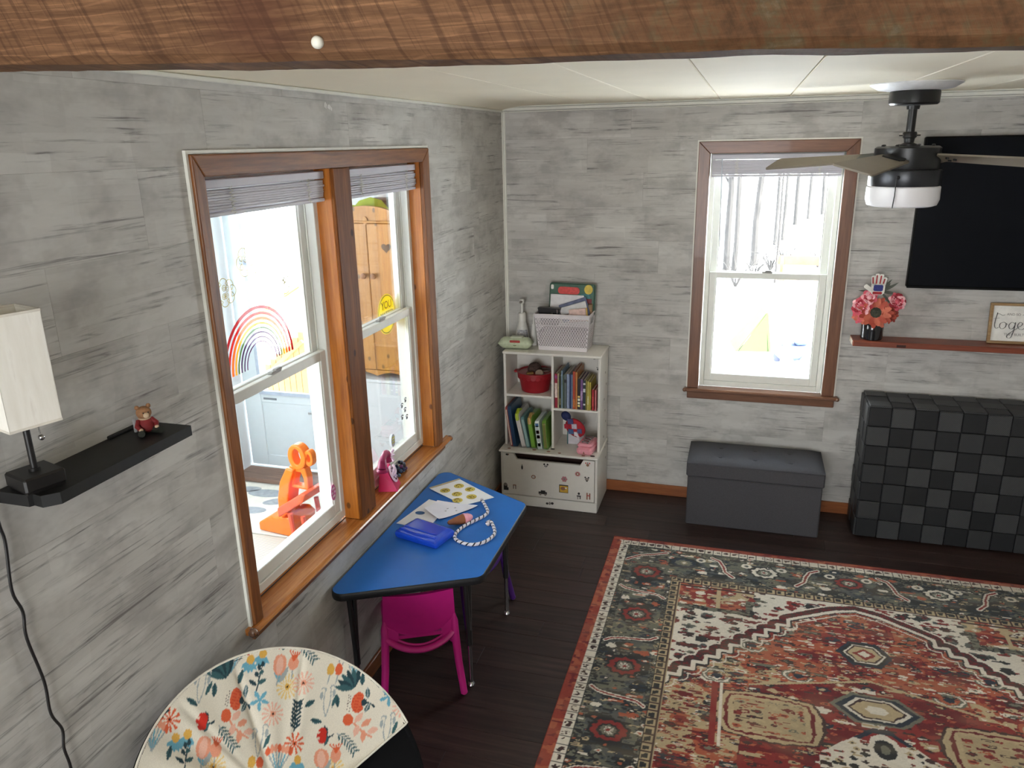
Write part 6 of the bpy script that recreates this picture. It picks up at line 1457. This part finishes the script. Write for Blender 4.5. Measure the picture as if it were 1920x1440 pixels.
for s_ in (-1, 1):
    x0, x1 = (-.868, -.6465) if s_ < 0 else (-.6435, -.422)
    dd = wob('door', MB().box((x0, -.542, .868), (x1, -.5255, 1.718), .003), HUT, hu)
    ob('knob', MB().lathe([(.008, 0), (.008, .010), (.017, .016), (.016, .026), (.004, .030)], 16, TR(-.645+s_*.030, -.542, 1.425) @ RX(PI/2)), wood('knob_wood', c(120, 74, 40), c(150, 96, 56), c(170, 116, 70), 1, .4), dd)
    hx = -.645+s_*.115; ht = [(hx+.030*(16*math.sin(t)**3)/16, 1.585+.030*(13*math.cos(t)-5*math.cos(2*t)-2*math.cos(3*t)-math.cos(4*t))/16) for t in np.linspace(2*PI, 0, 28, endpoint=False)]
    ob('heart_cutout', MB().prism(ht, .5421, .5428, FRONT), plain('heart_dark', c(96, 88, 76), .8), dd)
pt = thing('plush_toy', 'yellow green plush lizard lying on top of the pine hutch', 'toy', (-.655, -.445, 1.80)); PLU = plain('plush_lime', c(178, 190, 56), .9, var=.1)
pt.location.z = 1.7318
ob('body', MB().tube([(-.10, 0, .05), (-.05, -.01, .075), (.0, 0, .085), (.05, .01, .075), (.11, 0, .045)], [.018, .034, .040, .034, .012], 12), PLU, pt); ob('head', MB().ball((-.115, -.01, .055), .034, 12, 8, (1.2, 1, .8)), PLU, pt)
for x in (-.05, .05):
    for s_ in (-1, 1): ob('leg', MB().tube([(x, s_*.02, .06), (x+.01, s_*.038, .03), (x-.01, s_*.042, .0135)], [.012, .011, .012], 8), PLU, pt)
bx2 = thing('storage_tote', 'dark lidded tote behind the plush toy on the pine hutch', 'tote', (-.56, -.335, 1.731)); ob('body', MB().box((-.12, -.03, 0), (.12, .03, .10), .006), plain('tote_dark', c(70, 72, 74), .6), bx2); ob('lid', MB().box((-.125, -.035, .10), (.125, .035, .115), .004), plain('tote_lid', c(120, 122, 124), .6), bx2)
hp = thing('hanging_card', 'small pale card taped to the window behind the centre post', 'card', (-.100, -1.868, 1.275)); ob('card', MB().box((0, -.03, -.065), (.001, .03, .065)), plain('card_pale', c(220, 230, 226), .7), hp); ob('print', MB().box((.001, -.018, -.03), (.0014, .018, .04), 0), plain('card_print', c(150, 176, 172), .7, var=.4, scale=150), hp)
# orange toy frame
ORG = plain('orange_plastic', c(250, 128, 34), .4, var=.03)
ORT = plain('orange_plastic_red', c(240, 100, 60), .4, var=.03)
og = thing('orange_toy', 'orange plastic toy play frame standing on the porch mat', 'toy', (-1.0, -1.0, .0125), (0, 0, math.radians(-8)))
def og_(name, P, y0, y1, mt=ORG, I=None, par=None):
    Q = [(x+1.0, z) for x, z in P]; M8 = Matrix(((1, 0, 0, 0), (0, 0, -1, 0), (0, 1, 0, 0), (0, 0, 0, 1)))
    m = MB()
    if I: m.ring(Q, [(x+1.0, z) for x, z in I], y0, y1, M8)
    else: m.prism(Q, y0, y1, M8)
    o = ob(name, m, mt, par or og); bv = o.modifiers.new('b', 'BEVEL'); bv.width = .008; bv.segments = 2; bv.limit_method = 'ANGLE'; return o
og_('ring_handle', [(-.922+.062*math.cos(a), .468+.076*math.sin(a)) for a in np.linspace(0, 2*PI, 28, endpoint=False)], -.03, .03, ORG, [(-.922+.027*math.cos(a), .470+.046*math.sin(a)) for a in np.linspace(0, 2*PI, 28, endpoint=False)])
og_('small_ring', [(-.846+.030*math.cos(a), .470+.048*math.sin(a)) for a in np.linspace(0, 2*PI, 20, endpoint=False)], -.02, .02, ORG, [(-.846+.013*math.cos(a), .470+.024*math.sin(a)) for a in np.linspace(0, 2*PI, 20, endpoint=False)])
og_('upright', [(-1.082, .03), (-1.00, .03), (-1.00, .20), (-.975, .31), (-.935, .395), (-.99, .40), (-1.045, .31), (-1.074, .20)], -.05, .05, ORG)
og_('triangle_frame', [(-.985, .275), (-.865, .275), (-.862, .35), (-.875, .41), (-.985, .41)], -.025, .025, ORG, [(-.966, .295), (-.890, .295), (-.892, .345), (-.905, .378), (-.940, .378)])
og_('slanted_seat', [(-1.02, .120), (-.83, .250), (-.81, .300), (-.84, .300), (-1.02, .180)], -.16, .12, ORT)
og_('foot', [(-1.19, .002), (-1.19, .050), (-1.10, .105), (-.97, .12), (-.93, .09), (-.95, .002)], -.10, .10, ORG)
for x, y in ((-.92, -.13), (-.83, -.13), (-.92, .10), (-.83, .10)): ob('leg', MB().tube([(x+1.0+.0, y, .17), (x+1.0+.015, y, .002)], .014, 8), ORT, og)
def stripe_mat(name, a, b, s):
    t = NT(name); w = t.add('ShaderNodeTexWave', i_Vector=t.coords((1, 1, 1), False), i_Scale=s, bands_direction='Y'); col = t.mix(w.outputs[1], a, b); t.bump(w.outputs[1], .5, .003); return t.fin(col, .9, 0, .1)
tag(ob('ribbed_mat', MB().box((-1.75, -2.7, .0005), (-.45, -1.12, .012), .003), stripe_mat('ribbed_beige', c(186, 178, 162), c(226, 220, 206), 24)), 'beige ribbed mat on the porch floor below the double window', 'mat')
pr = tag(ob('porch_rug', MB().box((-1.76, -1.10, .0005), (-.95, -.50, .010), .003), plain('porch_rug_cream', c(224, 218, 204), .95, var=.06, scale=30)), 'cream rug with grey leaf shapes in front of the porch step', 'rug')
for k, (x, y, a, L) in enumerate([(-1.62, -.60, .3, .10), (-1.45, -.62, .1, .13), (-1.30, -.70, .5, .11), (-1.62, -.80, -.2, .12), (-1.42, -.86, .2, .11), (-1.58, -.98, .0, .10)]):
    ob('leaf_print', MB().prism(circ(L, 18, sy=.42), .0101, .0112, TR(x, y, 0) @ RZ(a)), plain('print_grey', c(160, 164, 166), .95, var=.15), pr)

# ---------------------------------------------------------------- yard
SNOW = plain('snow', c(244, 246, 250), .9, var=.02, scale=1.5)
def yz(x, y): return -.62+.10*vnoise(x*.35, y*.35, 4)+.05*vnoise(x*1.3, y*1.3, 5)
me, P_ = grid_mesh('yard_ground', np.linspace(-32, 34, 90), np.linspace(.3, 46, 70), yz); me.materials.append(SNOW)
o = bpy.data.objects.new('yard_ground', me); COL.objects.link(o); tag(o, 'snow covered yard beyond the back window', 'ground', kind='structure')
me, P_ = grid_mesh('yard_ground', np.linspace(-32, -2.25, 40), np.linspace(-20, .3, 30), yz); me.materials.append(SNOW)
o = bpy.data.objects.new('side_yard_ground', me); COL.objects.link(o); tag(o, 'snow covered yard beside the porch', 'ground', kind='structure')
BARK = wood('bark', c(30, 29, 28), c(44, 42, 41), c(60, 57, 55), 2, .95, fine=.4, bump=.5)
rt = random.Random(17)
TREES = [(1.06, 12.6, .085, -.03), (1.215, 12.0, .065, .10), (1.62, 13.5, .085, .03), (2.16, 17.0, .055, -.03), (2.38, 18.0, .05, .02), (2.90, 22.0, .07, -.02), (2.0, 11.0, .026, .09), (3.42, 24.0, .06, -.02), (4.02, 26.0, .07, -.05)]
POSN = ['thick upright trunk nearest the left sash stile', 'slanting trunk second from the left', 'thick forked trunk third from the left', 'thin trunk in the middle of the pane', 'thin trunk just right of the middle', 'pale trunk in the right half of the pane', 'crooked sapling low in the middle of the pane', 'far trunk second from the right', 'far trunk nearest the right sash stile']
for (x, y, r, ln), nm in zip(TREES, POSN):
    z0 = float(yz(np.array([x]), np.array([y]))[0])-.03
    tr = thing('bare_tree', 'bare tree, '+nm+' of the back window', 'tree', (x, y, z0), group='bare trees beyond the back window')
    Hh = rt.uniform(6.5, 9); n = 9; ax_ = [(ln*(k/n)*1.6+rt.uniform(-.05, .05)*k/3, rt.uniform(-.1, .1), Hh*k/n) for k in range(n+1)]
    ob('trunk', MB().tube(ax_, [r*(1-.75*k/n) for k in range(n+1)], 8), BARK, tr)
    for b in range(9):
        k = rt.randint(2, n-1); p = Vector(ax_[k]); a = rt.uniform(0, 2*PI); L = rt.uniform(.5, 1.4); d = Vector((.7*math.cos(a), .5*math.sin(a), rt.uniform(.6, 1.3)))
        ob('branch', MB().tube([p, p+d*L*.5+Vector((0, 0, .1)), p+d*L+Vector((rt.uniform(-.2, .2), 0, .3))], [r*.32, r*.2, r*.07], 5), BARK, tr)
for (x, y), nm in zip(((1.28, 10.6), (1.62, 11.6), (1.95, 12.6), (2.30, 13.8), (2.95, 13.4)), ('at the foot of the nearest tree', 'second from the left, by the forked trunk', 'in the middle of the pane', 'fourth from the left, before the bench', 'farthest back, behind the orange bench')):
    z0 = float(yz(np.array([x]), np.array([y]))[0])-.02
    sb = thing('bare_shrub', 'low tangle of bare twigs '+nm+' in the yard', 'shrub', (x, y, z0), group='bare shrubs beyond the back window'); m = MB()
    for q in range(22):
        a = rt.uniform(0, 2*PI); L = rt.uniform(.3, .8); m.tube([(0, 0, 0), (.25*L*math.cos(a), .25*L*math.sin(a), .5*L), (.6*L*math.cos(a), .6*L*math.sin(a), L*rt.uniform(.5, 1))], [.012, .008, .004], 4)
    ob('twigs', m, BARK, sb)['kind'] = 'stuff'
# picnic bench, green play tent, blue ride-on toy
YW = plain('yard_orange_wood', c(168, 108, 62), .7, var=.15, scale=8); GT = plain('tent_green', c(64, 76, 36), .8); BT = plain('toy_blue', c(72, 84, 112), .6)
pb = thing('picnic_bench', 'orange wooden bench in the snowy yard', 'bench', (2.46, 9.5, -.60))
for k in range(3): ob('plank', MB().box((-.50, -.20+.14*k, .42), (.70, -.08+.14*k, .46), .006), YW, pb)
for x in (-.42, .6): ob('leg', MB().box((x-.05, -.2, 0), (x+.05, .2, .42), .006), YW, pb)
ob('backrest', MB().box((-.5, .22, .62), (.7, .26, .78), .006), YW, pb)
for x in (-.42, .6): ob('post', MB().box((x-.03, .20, .42), (x+.03, .26, .78), .004), YW, pb)
tn = thing('play_tent', 'small green play tent in the snow outside the back window', 'tent', (1.62, 5.95, -.60), (0, 0, .15))
ob('left_panel', MB()._add([(-.34, -.25, 0), (-.34, .35, 0), (.10, .35, .55), (.10, -.05, .55), (-.32, -.25, 0), (-.32, .35, 0), (.12, .35, .54), (.12, -.05, .54)], [(0, 1, 2, 3), (7, 6, 5, 4), (0, 3, 7, 4), (1, 5, 6, 2), (0, 4, 5, 1), (3, 2, 6, 7)]), GT, tn)
ob('front_flap', MB()._add([(-.30, -.24, .0), (.15, -.24, .0), (.105, -.06, .54), (-.30, -.235, .0), (.15, -.235, 0), (.105, -.055, .54)], [(0, 1, 2), (5, 4, 3), (0, 1, 4, 3), (1, 2, 5, 4), (2, 0, 3, 5)]), plain('tent_dark_green', c(60, 72, 36), .8), tn)
ob('right_panel', MB()._add([(.14, -.25, 0), (.14, .35, 0), (.10, .35, .55), (.10, -.05, .55), (.17, -.25, 0), (.17, .35, 0), (.13, .35, .55), (.13, -.05, .55)], [(0, 1, 2, 3), (7, 6, 5, 4), (0, 3, 7, 4), (1, 5, 6, 2), (0, 4, 5, 1), (3, 2, 6, 7)]), GT, tn)
tb2 = thing('ride_on_toy', 'pale blue ride-on toy in the snow outside the back window', 'toy', (2.06, 5.25, -.55), (0, 0, .3))
ob('body', MB().box((-.20, -.12, .08), (.18, .12, .26), .04).box((-.02, -.10, .26), (.16, .10, .46), .04), BT, tb2)
for x in (-.13, .11):
    for s_ in (-1, 1): ob('wheel', MB().cyl((x, s_*.12, .08), (x, s_*.16, .08), .08, n=16), plain('toy_grey', c(110, 112, 130), .7), tb2)
ob('handlebar', MB().tube([(-.16, -.12, .38), (-.16, .12, .38)], .015, 8).tube([(-.16, 0, .24), (-.16, 0, .38)], .015, 8), plain('toy_grey', c(110, 112, 130), .7), tb2)
# orange plank screen right outside the storm door and white garage across the yard
ps = thing('plank_screen', 'orange stained plank screen outside the storm door', 'fence', (-1.87, .38, -.5))
for k in range(7): ob('plank', MB().box((-.18+.052*k, -.012, 0), (-.18+.052*k+.049, .012, 1.06+.045*k), .002), YW, ps)
ob('cap_rail', MB().box((-.20, -.03, 0), (.24, .03, .03), .004, TR(0, 0, 1.10) @ RY(-.72*0-.70)), YW, ps)
ga = thing('garage', 'white garage with two dark windows across the yard', 'garage', (-5.7, 7.5, -.62))
ob('wall', MB().box((-2.2, 0, 0), (2.2, 3.0, 2.7)), PW, ga); ob('roof', MB().prism([(-2.5, 2.65), (2.5, 2.65), (0, 4.0)], -3.2, .3, FRONT), plain('roof_snowy', c(224, 226, 230), .8), ga)
ob('door_panel', MB().box((-1.5, -.03, 0), (1.5, 0, 2.1), .004), plain('garage_white', c(232, 234, 234), .6), ga)
for k in range(2):
    w_ = ob('window', MB().box((-.62+.72*k, -.05, 1.50), (-.18+.72*k, -.028, 1.72), .004), plain('garage_glass', c(70, 74, 84), .3), ga)
sl2 = thing('toy_slide', 'yellow plastic slide in the yard outside the porch', 'slide', (-5.0, 5.2, -.6), (0, 0, .5)); YL2 = plain('slide_yellow', c(240, 190, 60), .5)
ob('chute', MB()._add([(-.75, -.2, .15), (-.75, .2, .15), (.6, .2, .95), (.6, -.2, .95), (-.75, -.2, .11), (-.75, .2, .11), (.6, .2, .91), (.6, -.2, .91)], [(0, 1, 2, 3), (7, 6, 5, 4), (0, 3, 7, 4), (1, 5, 6, 2), (0, 4, 5, 1), (3, 2, 6, 7)]), YL2, sl2)
for s_ in (-1, 1): ob('side_rail', MB().tube([(-.78, s_*.21, .17), (.6, s_*.21, 1.0)], .03, 8), YL2, sl2); ob('ladder_post', MB().tube([(.85, s_*.2, 0), (.6, s_*.2, .98)], .03, 8), YL2, sl2)
for k in range(4): ob('rung', MB().tube([(.82-.06*k, -.2, .15+.22*k), (.82-.06*k, .2, .15+.22*k)], .02, 8), YL2, sl2)
rm_ = thing('paper_remnant', 'torn white sticker remnant high on the left wall above the window', 'sticker', (.0006, -2.02, 2.262))
for (y, z, a_, b_) in ((-.012, .002, .010, .012), (.012, -.002, .012, .009), (.026, -.008, .006, .007)): ob('scrap', MB().prism([(y-a_, z-b_*.4), (y+a_*.4, z-b_), (y+a_, z+b_*.2), (y+a_*.1, z+b_), (y-a_*.7, z+b_*.6)], 0, .0006, MZ), plain('scrap_white', c(214, 212, 208), .8, var=.1), rm_)
